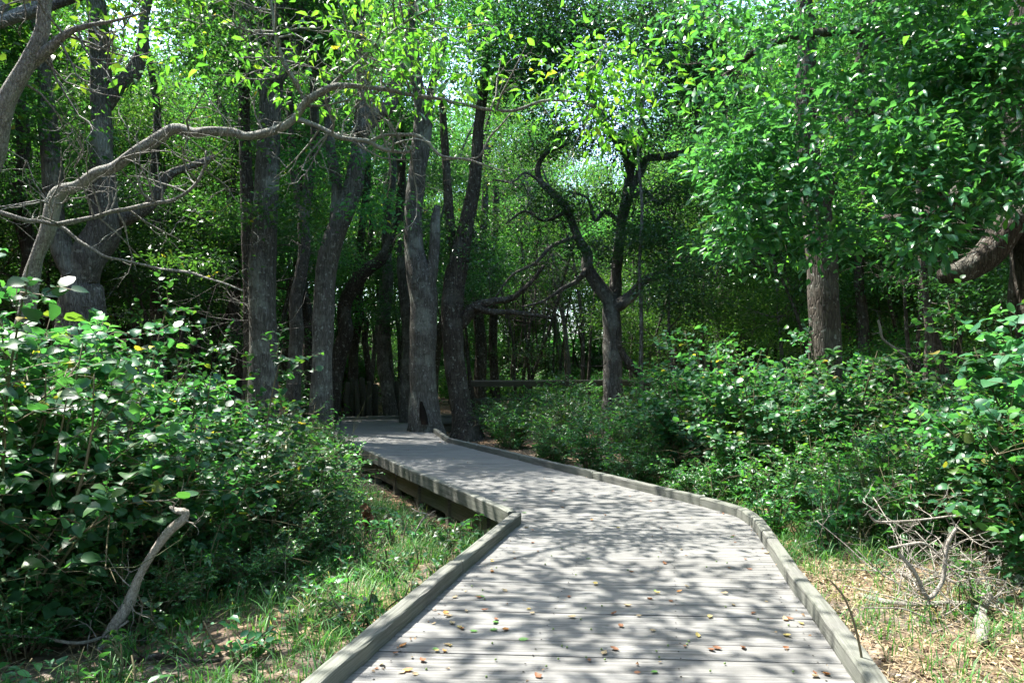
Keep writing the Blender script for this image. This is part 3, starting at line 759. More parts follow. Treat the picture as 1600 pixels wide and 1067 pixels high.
# --- leaning trunk right of it
T = px_limb([(730, 668, 44), (722, 640, 34), (712, 580, 32), (707, 520, 33), (707, 470, 34), (714, 420, 33), (724, 370, 27), (735, 320, 23), (743, 270, 20), (748, 200, 17), (760, 100, 15), (765, 0, 13)], 18.0); T = above(T, [(.3, 0, 1.5, .08), (.7, .3, 3.0, .04)])
Tb = px_limb([(714, 420, 18), (705, 360, 15), (700, 300, 13), (696, 240, 12), (690, 150, 10)], 18.2)
Tc = px_limb([(708, 520, 18), (725, 500, 20), (742, 480, 17), (775, 470, 11), (800, 466, 9), (830, 440, 7), (850, 415, 5)], 18.1)
Td = px_limb([(742, 480, 12), (765, 487, 10), (800, 488, 8), (835, 492, 6), (862, 497, 4)], 18.0)
tree('crooked_tree', 'dark leaning trunk with crooked side limb beside the far handrail', 'tree', [T, Tb, Tc, Td], [blob((-.7, 18, 11), 2.0, 2.0, 1.2), blob((.5, 17.6, 9.0), 1.2, 1.2, .8), blob(P(700, 370, 18.1), .9, .8, .55)], 330, 34, 'holly', .075, .5, 'quad', 'bark_dark', .25, 9, node_z=4, bare_n=50, bare_L=1.2, sides=14)

# --- gnarled tree, centre right
T = px_limb([(956, 640, 40), (957, 580, 36), (958, 530, 36), (957, 490, 38), (952, 470, 32), (935, 445, 26), (918, 420, 24), (915, 395, 22), (905, 375, 17), (888, 330, 15), (868, 305, 14), (846, 285, 12), (840, 260, 10), (852, 240, 8), (885, 225, 6)], 18.6)
Tb = px_limb([(957, 488, 30), (962, 440, 24), (965, 400, 21), (972, 350, 20), (982, 300, 20), (985, 255, 17), (960, 215, 15), (940, 190, 15), (920, 150, 11), (925, 60, 9)], 18.7); Tb = above(Tb, [(.2, 0, 2.6, .06)])
Tc = px_limb([(960, 480, 26), (985, 462, 20), (1005, 440, 16), (1025, 432, 15), (1040, 425, 10), (1080, 400, 6)], 18.5)
Td = px_limb([(985, 300, 14), (1010, 250, 14), (1045, 245, 13), (1075, 235, 12), (1092, 205, 9), (1085, 160, 7)], 18.4)
tree('gnarled_tree', 'gnarled dark tree with twisting limbs above the right thicket', 'tree', [knotty(T, .80, 70), knotty(Tb, .78, 71), knotty(Tc, .9, 72), knotty(Td, .8, 73)] + [slim(px_limb(q, 18.5), .72) for i, q in enumerate((
    [(918, 420, 14), (900, 440, 11), (880, 450, 9), (850, 470, 6), (815, 480, 4)], [(900, 370, 10), (862, 385, 8), (835, 412, 7), (800, 430, 5), (770, 470, 3)], [(888, 330, 9), (850, 345, 7), (820, 330, 6), (790, 350, 4)],
    [(972, 350, 11), (945, 330, 9), (930, 345, 8), (918, 310, 6), (890, 300, 4)], [(980, 310, 10), (1010, 300, 8), (1030, 320, 7), (1060, 300, 5), (1090, 310, 3)], [(846, 285, 7), (820, 270, 5), (800, 285, 4), (770, 280, 3)], [(985, 255, 9), (1010, 210, 8), (1000, 170, 6), (1020, 110, 4)], [(1040, 425, 8), (1060, 440, 6), (1085, 430, 5), (1120, 445, 3)]))], [
    blob(P(905, 385, 18.0), .6, .5, .26), blob(P(965, 320, 18.0), .7, .5, .36), blob(P(865, 320, 18.2), .7, .5, .4), blob(P(960, 400, 18.0), .5, .4, .2), blob(P(1000, 230, 18.0), .7, .5, .4), blob(P(820, 430, 18.8), .6, .5, .22), blob(P(1050, 300, 18.2), .6, .5, .3),blob(P(845, 40, 18.5), 1.3, 1., .8), blob(P(1075, 20, 17.6), 1.2, 1., .8), blob((2.7, 18.2, 10.6), 2.0, 1.7, .9), blob(P(1020, 362, 18.2), .8, .6, .32), blob(P(905, 210, 19), .9, .8, .4), blob((4.8, 18.4, 8.8), 1.3, 1.3, .8), blob(P(830, 240, 18.8), .6, .6, .3)], 760, 30, 'holly', .075, .5, 'quad', 'bark', .26, 10, bare_n=130, bare_L=1.5, sides=14, node_z=3.5, rough=.12)

# --- stout trunk, right
T = px_limb([(1292, 610, 52), (1289, 540, 48), (1287, 470, 46), (1286, 410, 46), (1280, 350, 44), (1270, 290, 38), (1262, 220, 32), (1258, 150, 30), (1262, 60, 26), (1256, -30, 22)], 11.0); T = above(T, [(.2, .2, 1.2, .1), (.5, .3, 2.2, .05)])
Tb = px_limb([(1280, 345, 26), (1290, 300, 26), (1302, 268, 27), (1322, 240, 22), (1330, 180, 18), (1345, 90, 15), (1370, 0, 12)], 11.0); Tb = above(Tb, [(.5, 0, 1.2, .06)])
tree('right_oak_tree'.replace('right_', ''), 'upright brown trunk rising from the thicket right of the boardwalk', 'tree', [T, Tb], [blob((4.6, 11, 8.4), 2.2, 2.0, 1.0), blob((3.4, 10.4, 6.6), 1.3, 1.1, .9), blob((5.6, 10.4, 6.6), 1.2, 1.0, .9), blob(P(1230, 340, 10.4), .9, .6, .9), blob(P(1170, 400, 10.2), .6, .5, .5)], 280, 30, 'gloss', .10, .5, 'obovate', 'bark_dark', .24, 11, bare_n=12, sides=16, node_z=3.0)

# --- big limbed tree at the right edge
T = px_limb([(1640, 640, 70), (1625, 540, 62), (1610, 460, 60), (1612, 390, 58), (1608, 300, 54), (1596, 200, 50), (1590, 100, 46), (1600, 0, 40)], 8.8); T = above(T, [(-.2, 0, 1., .13), (-.3, .2, 2.0, .07)])
Tb = px_limb([(1607, 330, 40), (1578, 350, 46), (1555, 385, 46), (1530, 410, 42), (1500, 425, 36), (1470, 432, 22)], 8.7)
Tc = px_limb([(1600, 240, 30), (1540, 270, 28), (1480, 320, 30), (1430, 348, 32), (1395, 350, 30), (1378, 344, 22)], 9.2)
Td = px_limb([(1592, 130, 30), (1500, 90, 24), (1400, 60, 18), (1300, 50, 14), (1200, 70, 10), (1130, 120, 6)], 8.4)
Te = px_limb([(1480, 320, 14), (1440, 260, 12), (1390, 200, 10), (1330, 160, 8), (1260, 140, 6)], 8.6)
glos = [blob(P(x, y, Y), rx, .45, rz) for x, y, Y, rx, rz in ((1130, 120, 7.8, .5, .5), (1150, 250, 7.8, .42, .45), (1170, 350, 7.6, .38, .33), (1250, 290, 7.4, .5, .5), (1290, 380, 7.5, .36, .24), (1220, 180, 7.6, .55, .45), (1250, 50, 7.8, .6, .5), (1340, 120, 7.6, .6, .5), (1400, 210, 7.2, .5, .42),
        (1430, 300, 7.0, .45, .35), (1455, 375, 6.8, .36, .26), (1530, 200, 7.0, .55, .5), (1570, 100, 7.2, .6, .5), (1480, 90, 7.4, .6, .5), (1400, 30, 7.6, .6, .45), (1580, 290, 6.8, .35, .3), (1330, 230, 8.0, .5, .4), (1120, 30, 8.2, .6, .5), (1300, -80, 8., 1.4, .4), (1540, -60, 7.4, 1.2, .4))]
tree('spreading_tree', 'spreading tree at the right edge with glossy hanging leaves over the thicket', 'tree', [T, Tb, Tc, Td, Te], glos, 900, 19, 'gloss', .125, .46, 'obovate', 'bark_dark', .15, 12, bare_n=26, bare_L=.7, sides=16, node_z=2.9, droop=.5, rough=.1, step=.1)

# --- unseen trees added beside the view, crowns shaped to dapple the walk
OVER = [((-5.6, 3.2), [(-3.2, 5.2, 6.6, 2.0, 1.6, .7), (-1.6, 5.8, 6.2, 1.5, 1.2, .6), (-4.6, 6.4, 7.2, 2.0, 1.6, .8), (-2.4, 7.6, 7.0, 1.6, 1.5, .6)]), ((4.9, 1.8), [(2.2, 4.4, 6.8, 1.8, 1.5, .7), (4.2, 4.8, 7.2, 1.8, 1.6, .8), (1.0, 7.0, 6.8, 1.8, 1.5, .7), (3.2, 8.2, 7.4, 2.0, 1.6, .8)]),
        ((-7.4, 8.4), [(-5.6, 9.6, 7.4, 2.2, 1.9, .9), (-4.2, 10.6, 8.0, 2.0, 1.6, .9), (-7.4, 9.6, 7.0, 2.0, 1.8, .9), (-3.0, 9.4, 7.2, 1.6, 1.5, .7)])]
for k, (b, bl) in enumerate(OVER):
    z0 = float(gz(*b)); T = np.array([(b[0], b[1], z0, .17), (b[0] + .1, b[1] + .15, 2.2, .15), (b[0], b[1] + .3, 4.2, .13), (b[0] * .9, b[1] + .8, 5.6, .10), (b[0] * .85, b[1] + 1.2, 7.4, .06)])
    lim = [T] + [np.array([(*T[3, :3], .07), (*(T[3, :3] * .5 + np.array(q[:3]) * .5 + np.array([0, 0, -.1])), .05), (q[0], q[1], q[2] - .1, .02)]) for q in bl]
    tree('added_shade_tree', ('unseen tree added left of the viewpoint to shade the walk', 'unseen tree added right of the viewpoint to shade the walk', 'unseen tree added left of the bank to shade it')[k], 'tree', lim, bl, 84, 75, 'spray', .15, .52, 'oval', 'bark', .46, 30 + k, node_z=4.5)

# --- middle-distance trunks one can tell apart
MID = [
    ('curved_tree', 'dark trunk curving right behind the bent grey tree', [(512, 660, 26), (520, 610, 26), (528, 560, 26), (540, 520, 24), (537, 490, 22), (545, 460, 22), (570, 425, 20), (600, 400, 16), (620, 340, 12), (630, 240, 9)], 19.5, 'bark_dark'),
    ('wavy_tree', 'dark wavy trunk behind the log stakes', [(545, 640, 18), (551, 590, 16), (553, 540, 15), (562, 490, 14), (558, 430, 13), (565, 360, 12), (575, 260, 10), (570, 120, 8)], 24, 'bark_dark'),
    ('thin_tree', 'thin crooked sapling trunk right of the log stakes', [(580, 640, 11), (578, 590, 10), (570, 530, 10), (573, 505, 10), (562, 490, 9), (566, 440, 8), (580, 340, 7)], 24.5, 'bark_dark'),
    ('grey_tree', 'grey trunk standing right behind the end of the boardwalk', [(612, 650, 22), (604, 600, 20), (598, 560, 20), (601, 500, 19), (606, 440, 17), (604, 360, 15), (615, 250, 12), (612, 100, 10)], 22.5, 'bark'),
    ('pale_tree', 'greenish trunk half hidden on the left of the hollow tree', [(635, 662, 20), (634, 600, 19), (638, 540, 18), (634, 480, 18), (628, 420, 17), (630, 340, 14), (622, 200, 12)], 20, 'bark'),
    ('leaning_brown_tree', 'brown trunk leaning right behind the hollow tree', [(668, 650, 24), (675, 590, 22), (682, 540, 20), (693, 510, 20), (706, 480, 16), (722, 440, 12), (745, 380, 9)], 22.0, 'bark_dark'),
    ('twin_tree', 'twin dark trunk behind the left end of the handrail', [(748, 640, 24), (750, 590, 20), (752, 540, 19), (748, 500, 17), (746, 440, 15), (756, 360, 12), (760, 220, 9)], 26, 'bark_dark'),
    ('dark_tree', 'upright dark trunk behind the middle of the handrail', [(773, 640, 17), (772, 580, 14), (770, 530, 14), (772, 480, 13), (770, 420, 12), (775, 300, 10)], 27, 'bark_dark'),
    ('shadowed_tree', 'short dark trunk between the kinked trunk and the bent grey tree', [(472, 650, 22), (478, 590, 22), (484, 540, 20), (480, 490, 18), (470, 430, 14), (475, 350, 11)], 21, 'bark_dark'),
    ('vine_tree', 'slim dark trunk in front of the bright gap on the left', [(250, 620, 22), (247, 540, 20), (244, 460, 18), (250, 400, 15), (240, 300, 13), (246, 180, 11)], 17, 'bark_dark'),
    ('angled_tree', 'slim trunk leaning right amid the left undergrowth', [(290, 590, 12), (310, 520, 11), (325, 470, 10), (345, 420, 9), (360, 330, 8)], 20, 'bark_dark'),
    ('knotted_tree', 'dark knotted trunk left of the stout grey trunk', [(365, 610, 20), (372, 540, 18), (366, 480, 16), (370, 420, 15), (360, 340, 13), (366, 220, 10)], 19, 'bark_dark'),
    ('upright_tree', 'grey upright sapling trunk right of the gnarled tree', [(1000, 590, 6), (1002, 500, 6), (999, 420, 5), (1003, 330, 5), (997, 220, 4)], 17, 'bark'),
    ('young_tree', 'thin forked young tree among the right undergrowth', [(1440, 600, 14), (1452, 540, 13), (1446, 470, 12), (1440, 400, 10), (1435, 300, 8)], 12.5, 'bark_dark'),
    ('slanting_tree', 'thin slanting trunk at the right between thicket and big limb', [(1500, 620, 16), (1470, 560, 14), (1450, 500, 13), (1440, 440, 11), (1455, 330, 9)], 13.5, 'bark_dark'),
    ('rough_tree', 'rough grey trunk just right of the stout brown trunk', [(1345, 620, 18), (1350, 520, 16), (1342, 430, 14), (1350, 340, 12), (1358, 200, 10)], 15, 'bark_dark'),
    ('distant_oak_tree', 'distant grey trunk seen above the right thicket', [(1130, 600, 22), (1126, 520, 19), (1132, 450, 18), (1120, 380, 15), (1125, 240, 12)], 24, 'bark'),
    ('bowed_tree', 'bowed dark trunk at the far left behind the briar bush', [(50, 560, 30), (40, 480, 28), (48, 400, 25), (30, 320, 22), (36, 220, 18), (20, 80, 15)], 14, 'bark_dark'),
]
for k, (nm, lb, rows, Y, bk) in enumerate(MID):
    rg = RS(900 + k)
    T = px_limb(rows, Y); e = T[-1]
    T = above(T, [(rg.uniform(-.4, .4), rg.uniform(-.4, .4), 1.2, max(.03, e[3] * .8)), (rg.uniform(-.6, .6), 0, max(2.2, 10.5 - e[2] - 1), .025)])
    b = [blob(T[-1, :3] + np.array([rg.uniform(-.4, .4), rg.uniform(-.3, .3), -.3]), 1.7, 1.6, 1.1), blob(e[:3] + np.array([rg.uniform(-.8, .8), rg.uniform(-.5, .5), .6]), 1.0, 1.0, .7)]
    tree(nm, lb, 'tree', [T], b, 115, 30, 'holly' if k % 3 == 0 else 'canopy', .08, .5, 'quad', bk, .26, 50 + k, node_z=3.0, bare_n=16, bare_L=1.0, sides=10)


# --- repeated trees of the wood: a few kinds, copied
def proto_tree(seed, H, r, spread, zb, leaf, ncl, lpc, size, bark, stems=1, name='woodland_tree'):
    rg = RS(seed); limbs = []; tips = []
    for s in range(stems):
        a = rg.uniform(0, 6.28); x, y = .12 * s * math.cos(a), .12 * s * math.sin(a); z = 0; dx, dy = rg.normal(size=2) * .10
        rows = [(x, y, -.3, r * 1.25)]; nseg = 7
        for i in range(nseg):
            dx += rg.normal() * .10; dy += rg.normal() * .10; h = H / nseg
            x += dx * h * .8; y += dy * h * .8; z += h; rows.append((x, y, z, r * (1 - .72 * (i + 1) / nseg)))
        limbs.append(np.array(rows)); tips.append(rows[-1])
        for i in range(3 if stems == 1 else 1):
            k = rg.randint(3, 6); b = np.array(rows[k]); a = rg.uniform(0, 6.28); q = [b * np.array([1, 1, 1, .65])]; L = spread * rg.uniform(.7, 1.2)
            for u in range(1, 5):
                p = q[-1].copy(); p[0] += math.cos(a) * L / 4 + rg.normal() * .12; p[1] += math.sin(a) * L / 4 + rg.normal() * .12; p[2] += L / 4 * rg.uniform(.2, .9); p[3] *= .72
                q.append(p)
            limbs.append(np.array(q)); tips.append(q[-1])
    blobs = []
    for t in tips: blobs.append((t[0], t[1], max(t[2] - .2, zb), spread * .72, spread * .72, spread * .42))
    for i in range(3):
        a = rg.uniform(0, 6.28); rr = spread * rg.uniform(.2, .8)
        blobs.append((rr * math.cos(a), rr * math.sin(a), rg.uniform(zb, H * .8), spread * .5, spread * .5, spread * .3))
    mb = MB(); nodes = []; rad = []
    for l in limbs:
        S = limb_tube(mb, l, 9 if l[0, 3] > .04 else 6, .25, .12, rg)
        nodes.append(S[::2, :3]); rad.append(S[::2, 3]); bare(mb, S, rg, 5, .9, .01, lo=.25)
    C = in_blobs(blobs, ncl, rg, 2.2)
    nodes = np.vstack(nodes); rad = np.concatenate(rad); sel = nodes[:, 2] > zb * .7
    grow(mb, nodes[sel], rad[sel], C, rg)
    lm = MB(); cluster_leaves(lm, C, lpc, .22, size, .52, 'quad', rg, flat=.4, jitter=.42)
    root = empty(name, (0, 0, 0), 'tree', 'tree')
    link('trunk', mb.data(name + '_trunk', M[bark]), root); link('crown', lm.data(name + '_crown', M[leaf], False), root)
    return root


CAN = [proto_tree(11, 9.5, .15, 2.6, 4.4, 'canopy', 760, 46, .125, 'bark'), proto_tree(12, 10.5, .12, 2.4, 4.6, 'canopy', 720, 46, .125, 'bark_dark'), proto_tree(13, 8.6, .13, 2.6, 3.6, 'canopy', 760, 46, .12, 'bark'), proto_tree(17, 9.8, .14, 2.5, 4.0, 'holly', 760, 46, .115, 'bark_dark')]
UND = [proto_tree(21, 6.2, .06, 1.8, 1.8, 'far', 350, 34, .085, 'bark_dark', 2, 'understory_tree'), proto_tree(22, 5.2, .055, 1.6, 1.4, 'holly', 350, 36, .08, 'bark_dark', 3, 'understory_tree'), proto_tree(23, 7.2, .065, 1.8, 2.4, 'far', 350, 34, .09, 'bark', 1, 'understory_tree'), proto_tree(24, 6.0, .055, 1.8, 2.0, 'canopy', 350, 34, .09, 'bark_dark', 2, 'understory_tree')]
used = set()


def place(pool, i, x, y, sc, rz, label, group):
    src = pool[i % len(pool)]
    z = float(gz(x, y))
    if id(src) not in used:
        used.add(id(src)); src.location = (x, y, z); src.rotation_euler = (0, 0, rz); src.scale = (sc, sc, sc); src['label'] = label; src['group'] = group
        return src
    return copy_tree(src, (x, y, z), rz, sc, label, group)


def sun_blocks(x, y, r=None):
  for zc in (5.5, 7.5, 9.5):
    c = np.array([x, y, zc])
    for w, rad, p in WINDOWS:
        if p > .4: continue
        r = 2.6 if w[1] < 9 else 1.5
        v = c - w; t = v @ SUN
        if t > 1 and np.linalg.norm(v - t * SUN) < rad * .5 + r: return True
    return False


rg = RS(77); pts = []
zone = lambda x, y: ('left' if x < -.25 * y else 'middle' if x < .2 * y else 'right')
n_c = 0
for gy in np.arange(-7, 62, 3.6):
    half = 16 + max(0, gy) * .52
    for gx in np.arange(-half - 6, half, 4.0):
        x = gx + rg.uniform(-1.3, 1.3); y = gy + rg.uniform(-1.3, 1.3)
        if path_dist(x, y) < 1.9: continue
        infront = y > 1 and abs(x) < .78 * y + 1.0
        if infront and y < 19: continue                     # the individually built trees stand here
        if y < 14 and sun_blocks(x, y): continue
        if y > 30 and rg.rand() < .5: continue
        if infront and 19 < y <= 44 and rg.rand() < (.93 if -.36 * y < x < .28 * y else .4): continue             # the wood opens up towards its far edge
        if 44 < y < 60 and -.3 * y < x < .25 * y and rg.rand() < .7: continue
        zn = zone(x, y)
        if not infront: lb, gp = 'grey woodland tree standing outside the view and shading the path', 'trees around the viewpoint'
        elif y < 32: lb, gp = f'leafy canopy tree of the wood beyond the boardwalk, {zn} part', f'canopy trees in the {zn} of the wood'
        else: lb, gp = f'far slender tree near the bright edge of the wood, {zn} part', f'far trees in the {zn} of the wood'
        f = rg.uniform(.9, 1.12); fz = f * (1 + .032 * np.clip(y - 16, 0, 24) if infront else 1.)
        place(CAN, n_c, x, y, f * (1.2 if infront else 1.), rg.uniform(0, 6.28), lb, gp).scale[2] = fz; n_c += 1
n_u = 0
for gy in np.arange(18.5, 50, 2.6):
    half = .74 * gy + 2
    for gx in np.arange(-half, half, 3.0):
        x = gx + rg.uniform(-1.2, 1.2); y = gy + rg.uniform(-1.1, 1.1)
        if path_dist(x, y) < 2.0: continue
        if abs(x + .12 * y) < 3.2 and y < 30: continue      # clear floor behind the end of the walk
        if rg.rand() < (.55 if y > 29 and abs(x) < .3 * y else .2) or (y < 21.5 and -.4 * y < x < .3 * y): continue
        zn = zone(x, y)
        place(UND, n_u, x, y, rg.uniform(.95, 1.4), rg.uniform(0, 6.28), f'small understory tree with fine leaves in the {zn} of the wood', f'understory trees in the {zn}'); n_u += 1
for x, y, s in ((-9.5, 15.5, 1.0), (-8.5, 18.5, 1.1), (-11.5, 18, 1.1), (7.5, 14, .9), (9.5, 13, 1.), (5.9, 16.5, .9), (9.5, 17, 1.1), (-12, 14, 1.), (11.8, 15.5, 1.1), (3.6, 20.3, .8), (-6.2, 18.6, .8), (7.9, 19.5, 1.)):
    zn = zone(x, y); place(UND, n_u, x, y, s, rg.uniform(0, 6.28), f'leafy young tree just behind the {zn} thicket', f'young trees behind the {zn} thicket'); n_u += 1

HOL = [proto_tree(25, 6.4, .05, 1.3, 3.3, 'holly', 210, 40, .085, 'bark_dark', 1, 'young_holly'), proto_tree(26, 7.2, .055, 1.4, 3.8, 'holly', 230, 40, .085, 'bark_dark', 1, 'young_holly')]
rg = RS(79)
for k, (x, y, sc_, lb) in enumerate(((-3.6, 22.6, 1., 'dark holly behind the log stakes'), (-1.0, 20.9, 1.05, 'dark holly behind the leaning trunk by the handrail'), (3.4, 16.7, .95, 'dark holly rising in front of the gnarled tree'), (-6.0, 18.2, 1.05, 'dark holly between the kinked trunk and the stout trunk'), (-7.6, 15.8, .95, 'dark holly behind the twisted tree'), (-9.6, 14.2, 1., 'dark holly at the far left edge'),
        (6.4, 15.2, 1., 'dark holly behind the stout brown trunk'), (8.6, 14.6, 1., 'dark holly right of the stout brown trunk'), (-4.4, 26.5, 1.2, 'dark holly far behind the bent grey tree'), (5.6, 21.5, 1.1, 'dark holly beyond the right end of the handrail'), (-2.4, 28.5, 1.2, 'dark holly deep behind the hollow tree'))):
    place(HOL, k, x, y, sc_, rg.uniform(0, 6.28), lb, 'dark hollies among the trunks')

POL = [proto_tree(41, 8.5, .06, 1.1, 5.2, 'far', 85, 34, .10, 'bark_dark', 1, 'slender_tree'), proto_tree(42, 9.5, .075, 1.2, 5.6, 'canopy', 85, 34, .10, 'bark', 1, 'slender_tree'), proto_tree(43, 7.5, .05, 1.0, 4.6, 'far', 85, 34, .10, 'bark_dark', 2, 'slender_tree')]
rg = RS(78)
for k in range(95):
    y = rg.uniform(24.5, 44); x = rg.uniform(-.42, .34) * y
    if path_dist(x, y) < 1.6: continue
    zn = zone(x, y); place(POL, k, x, y, rg.uniform(.85, 1.35), rg.uniform(0, 6.28), {'left': 'thin trunk in the crowd of far trunks behind the log stakes', 'middle': 'thin trunk in the crowd of far trunks behind the handrail', 'right': 'thin far trunk glimpsed behind the thicket right of the handrail'}[zn], f'crowd of far trunks, {zn}')

# far wood that reads as one mass
rg = RS(8); lm = MB(); n = 9500
a = rg.uniform(math.radians(38), math.radians(142), n); rr = rg.uniform(62, 84, n)
C = np.stack([rr * np.cos(a), rr * np.sin(a), np.where(rg.rand(n) < .48, rg.uniform(.4, 5, n), rg.uniform(0, 1, n) ** 1.2 * 17 + .8)], -1)
cluster_leaves(lm, C, 12, .9, .5, .55, 'quad', rg)
tag(link('woods', lm.data('far_woods', M['far'], False)), 'distant sunlit wood closing the view behind the trunks', 'woods', kind='stuff')


rg = RS(9); lm = MB(); n = 9000
yy = rg.uniform(21, 66, n); xx = rg.uniform(-.8, .8, n) * yy; k = path_dist(xx, yy) > 1.7; k &= ~((np.abs(xx + .13 * yy) < 2.4) & (yy < 28)); xx, yy = xx[k], yy[k]
cluster_leaves(lm, np.stack([xx, yy, gz(xx, yy) + rg.uniform(.1, .55, len(xx)) * (1 + .02 * yy)], -1), 12, .28, .13, .6, 'quad', rg)
tag(link('ground_cover', lm.data('ground_cover', M['far'], False)), 'green ground cover on the floor of the far wood', 'ground cover', kind='stuff')

# ------------------------------------------------------------------ shrubs
def proto_shrub(seed, name, w, h, nst, leaf, kind, size, asp, per_twig, ntw, lean=.5, tmat='stem', dome=True, dlow=.22):
    """upright crooked stems, side twigs, leaves along the twigs facing the light"""
    rg = RS(seed); st = MB(); lm = MB()
    pos, dr, nr = [], [], []
    for s in range(nst):
        a = rg.uniform(0, 6.28); r0 = rg.uniform(0, .3) * w; rr = rg.uniform(.2, 1) ** .6
        tip = np.array([math.cos(a) * w * .5 * rr, math.sin(a) * w * .5 * rr, h * (1 - .55 * rr ** 2 if dome else rg.uniform(.55, 1)) * (rg.uniform(.7, 1.08) if rg.rand() < .8 else rg.uniform(1.1, 1.35))])
        b = np.array([math.cos(a) * r0 * .5, math.sin(a) * r0 * .5, -.08])
        mid = (b + tip) / 2 + np.array([0, 0, h * .12]) + rg.normal(size=3) * .05
        S = limb_tube(st, [(*b, .009), (*mid, .0065), (*tip, .003)], 5, .14, .1, rg)[:, :3]
        for t in range(ntw):
            u = rg.uniform(dlow, 1.0); i = int(u * (len(S) - 1)); p = S[i]
            d = np.array([math.cos(a), math.sin(a), 0]) * lean + rg.normal(size=3) * .6; d[2] = abs(d[2]) * .6 + .15; d /= np.linalg.norm(d)
            L = rg.uniform(.18, .42) * (w * .45 + .2); q = np.array([p + d * L * k / 3 + np.array([0, 0, -.10 * L * (k / 3) ** 2]) + rg.normal(size=3) * .012 for k in range(4)])
            twig_tubes(st, q[None], np.array([[.0035, .003, .0024, .0015]]), 3)
            for k in range(per_twig):
                v = (k + .8) / per_twig; x = v * 3; j = min(int(x), 2); pp = q[j] + (q[j + 1] - q[j]) * (x - j)
                side = np.cross(d, [0, 0, 1]); side /= np.linalg.norm(side) + 1e-6
                dd = d * .55 + side * (1 if k % 2 else -1) * .9 + rg.normal(size=3) * .3; dd[2] -= .12
                pos.append(pp); dr.append(dd); n_ = rg.normal(size=3) * .38 + np.array([math.cos(a) * .35, math.sin(a) * .35, .9]); nr.append(n_)
        if s % 2 == 0: bare(st, np.hstack([S, np.full((len(S), 1), .006)]), rg, 2, w * .35, .0035, .1, .1, .9, 1)
    leaves(lm, np.array(pos), np.array(dr), np.array(nr), size * (.4 + .95 * rg.rand(len(pos)) ** .8), asp, kind)
    root = empty(name, (0, 0, 0), name, 'shrub')
    link('foliage', lm.data(name + '_foliage', M[leaf]), root); link('stem', st.data(name + '_stems', M[tmat]), root)
    return root


BRI = [proto_shrub(301 + k, 'briar_bush', 1.7, 1.45, 30, 'briar', 'round', .064, .84, 9, 18, dlow=.05) for k in range(4)]
SHR = [proto_shrub(311 + k, 'leafy_shrub', 1.5, 1.15, 28, 'shrub', 'oval', .066, .56, 9, 14, dlow=.08) for k in range(3)]
FIN = [proto_shrub(321 + k, 'fine_leaved_shrub', 1.5, 1.1, 26, 'shrub', 'oval', .05, .5, 11, 13) for k in range(2)]
WEE = [proto_shrub(331 + k, 'tall_weed', .7, .85, 10, 'shrub', 'lance', .10, .38, 8, 6, .3, dome=False) for k in range(2)]
LOW = [proto_shrub(341 + k, 'low_herb', .42, .26, 6, 'shrub', 'oval', .062, .58, 5, 3, .6) for k in range(3)]


def shrubs(pool, spots, seed, label, group):
    rg = RS(seed)
    for k, sp in enumerate(spots):
        x, y, s = sp[:3]
        lb = sp[3] if len(sp) > 3 else label
        o = place(pool, k, x, y, s, rg.uniform(0, 6.28), lb, group)
        o.scale = (s, s, s * rg.uniform(.9, 1.12))


def G(px, py, z=-.15):
    Y = F_PX * (CAM_H - z) / (py - HZ); return ((px - 800) * Y / F_PX, Y)


shrubs(BRI, [(-3.05, 4.3, 1.28, 'big round-leaved briar bush at the left edge nearest the viewer'), (-3.5, 5.2, 1.42, 'tall briar bush rising at the left edge behind the nearest one'), (-2.5, 5.25, 1.0, 'briar bush above the leaning dead branch'), (-2.3, 6.3, 1.05, 'briar bush in the middle of the left bank'),
             (-3.4, 6.6, 1.25), (-4.5, 6.6, 1.45), (-4.6, 8.2, 1.25), (-3.2, 8.0, 1.05), (-5.6, 9.2, 1.25), (-4.3, 5.6, 1.45), (-2.9, 4.75, 1.05), (-3.9, 7.4, 1.25)], 1, 'briar bush merging into the leafy mass on the left bank', 'briar bushes on the left bank')
shrubs(FIN, [(-2.1, 7.4, .95), (-2.25, 8.2, .9), (-1.9, 6.9, .8), (-2.0, 5.9, .7), (-2.65, 8.8, 1.0), (-3.5, 9.8, 1.1), (-3.2, 11.2, .95), (-4.4, 11.0, .95), (-5.2, 12.3, .9), (-6.6, 10.6, 1.1), (-3.9, 12.5, .8), (-1.75, 6.5, .62, 'small bright shrub at the front right of the left bank'), (-7.6, 12.2, 1.1), (-5.0, 10.2, 1.35), (-6.2, 11.6, 1.5), (-7.4, 13.6, 1.5), (-4.0, 13.8, .9)], 2, 'fine-leaved shrub sloping down towards the boardwalk on the left', 'fine shrubs on the left bank')
shrubs(FIN, [(-2.25, 4.5, .5), (-1.9, 5.2, .5), (-2.65, 4.0, .5), (-1.75, 5.8, .5), (-2.95, 3.6, .45), (-1.75, 6.3, .55), (-2.5, 4.9, .6), (-3.3, 4.0, .6)], 21, 'low fine-leaved shrub at the foot of the left briar bank', 'low shrubs at the foot of the left bank')
shrubs(WEE, [(-2.05, 4.75, .6), (-2.5, 4.3, .65), (-1.7, 5.5, .55), (-2.9, 3.9, .7), (-1.85, 6.0, .6)], 22, 'lance-leaved weed at the foot of the left briar bank', 'weeds at the foot of the left bank')
shrubs(BRI, [(3.5, 4.35, .95, 'sunlit round-leaved briar at the right edge over the dry sticks'), (3.95, 5.25, 1.2), (3.95, 4.65, 1.3, 'tallest sunlit briar at the right edge of the view'), (4.6, 6.0, 1.25), (3.3, 9.4, 1.25), (4.4, 9.8, 1.35), (2.7, 10.8, 1.3), (5.4, 8.3, 1.3), (3.5, 11.6, 1.5), (4.9, 11.9, 1.35), (6.3, 10.6, 1.3)], 3, 'broad-leaved briar bush in the thicket right of the boardwalk', 'briar bushes on the right')
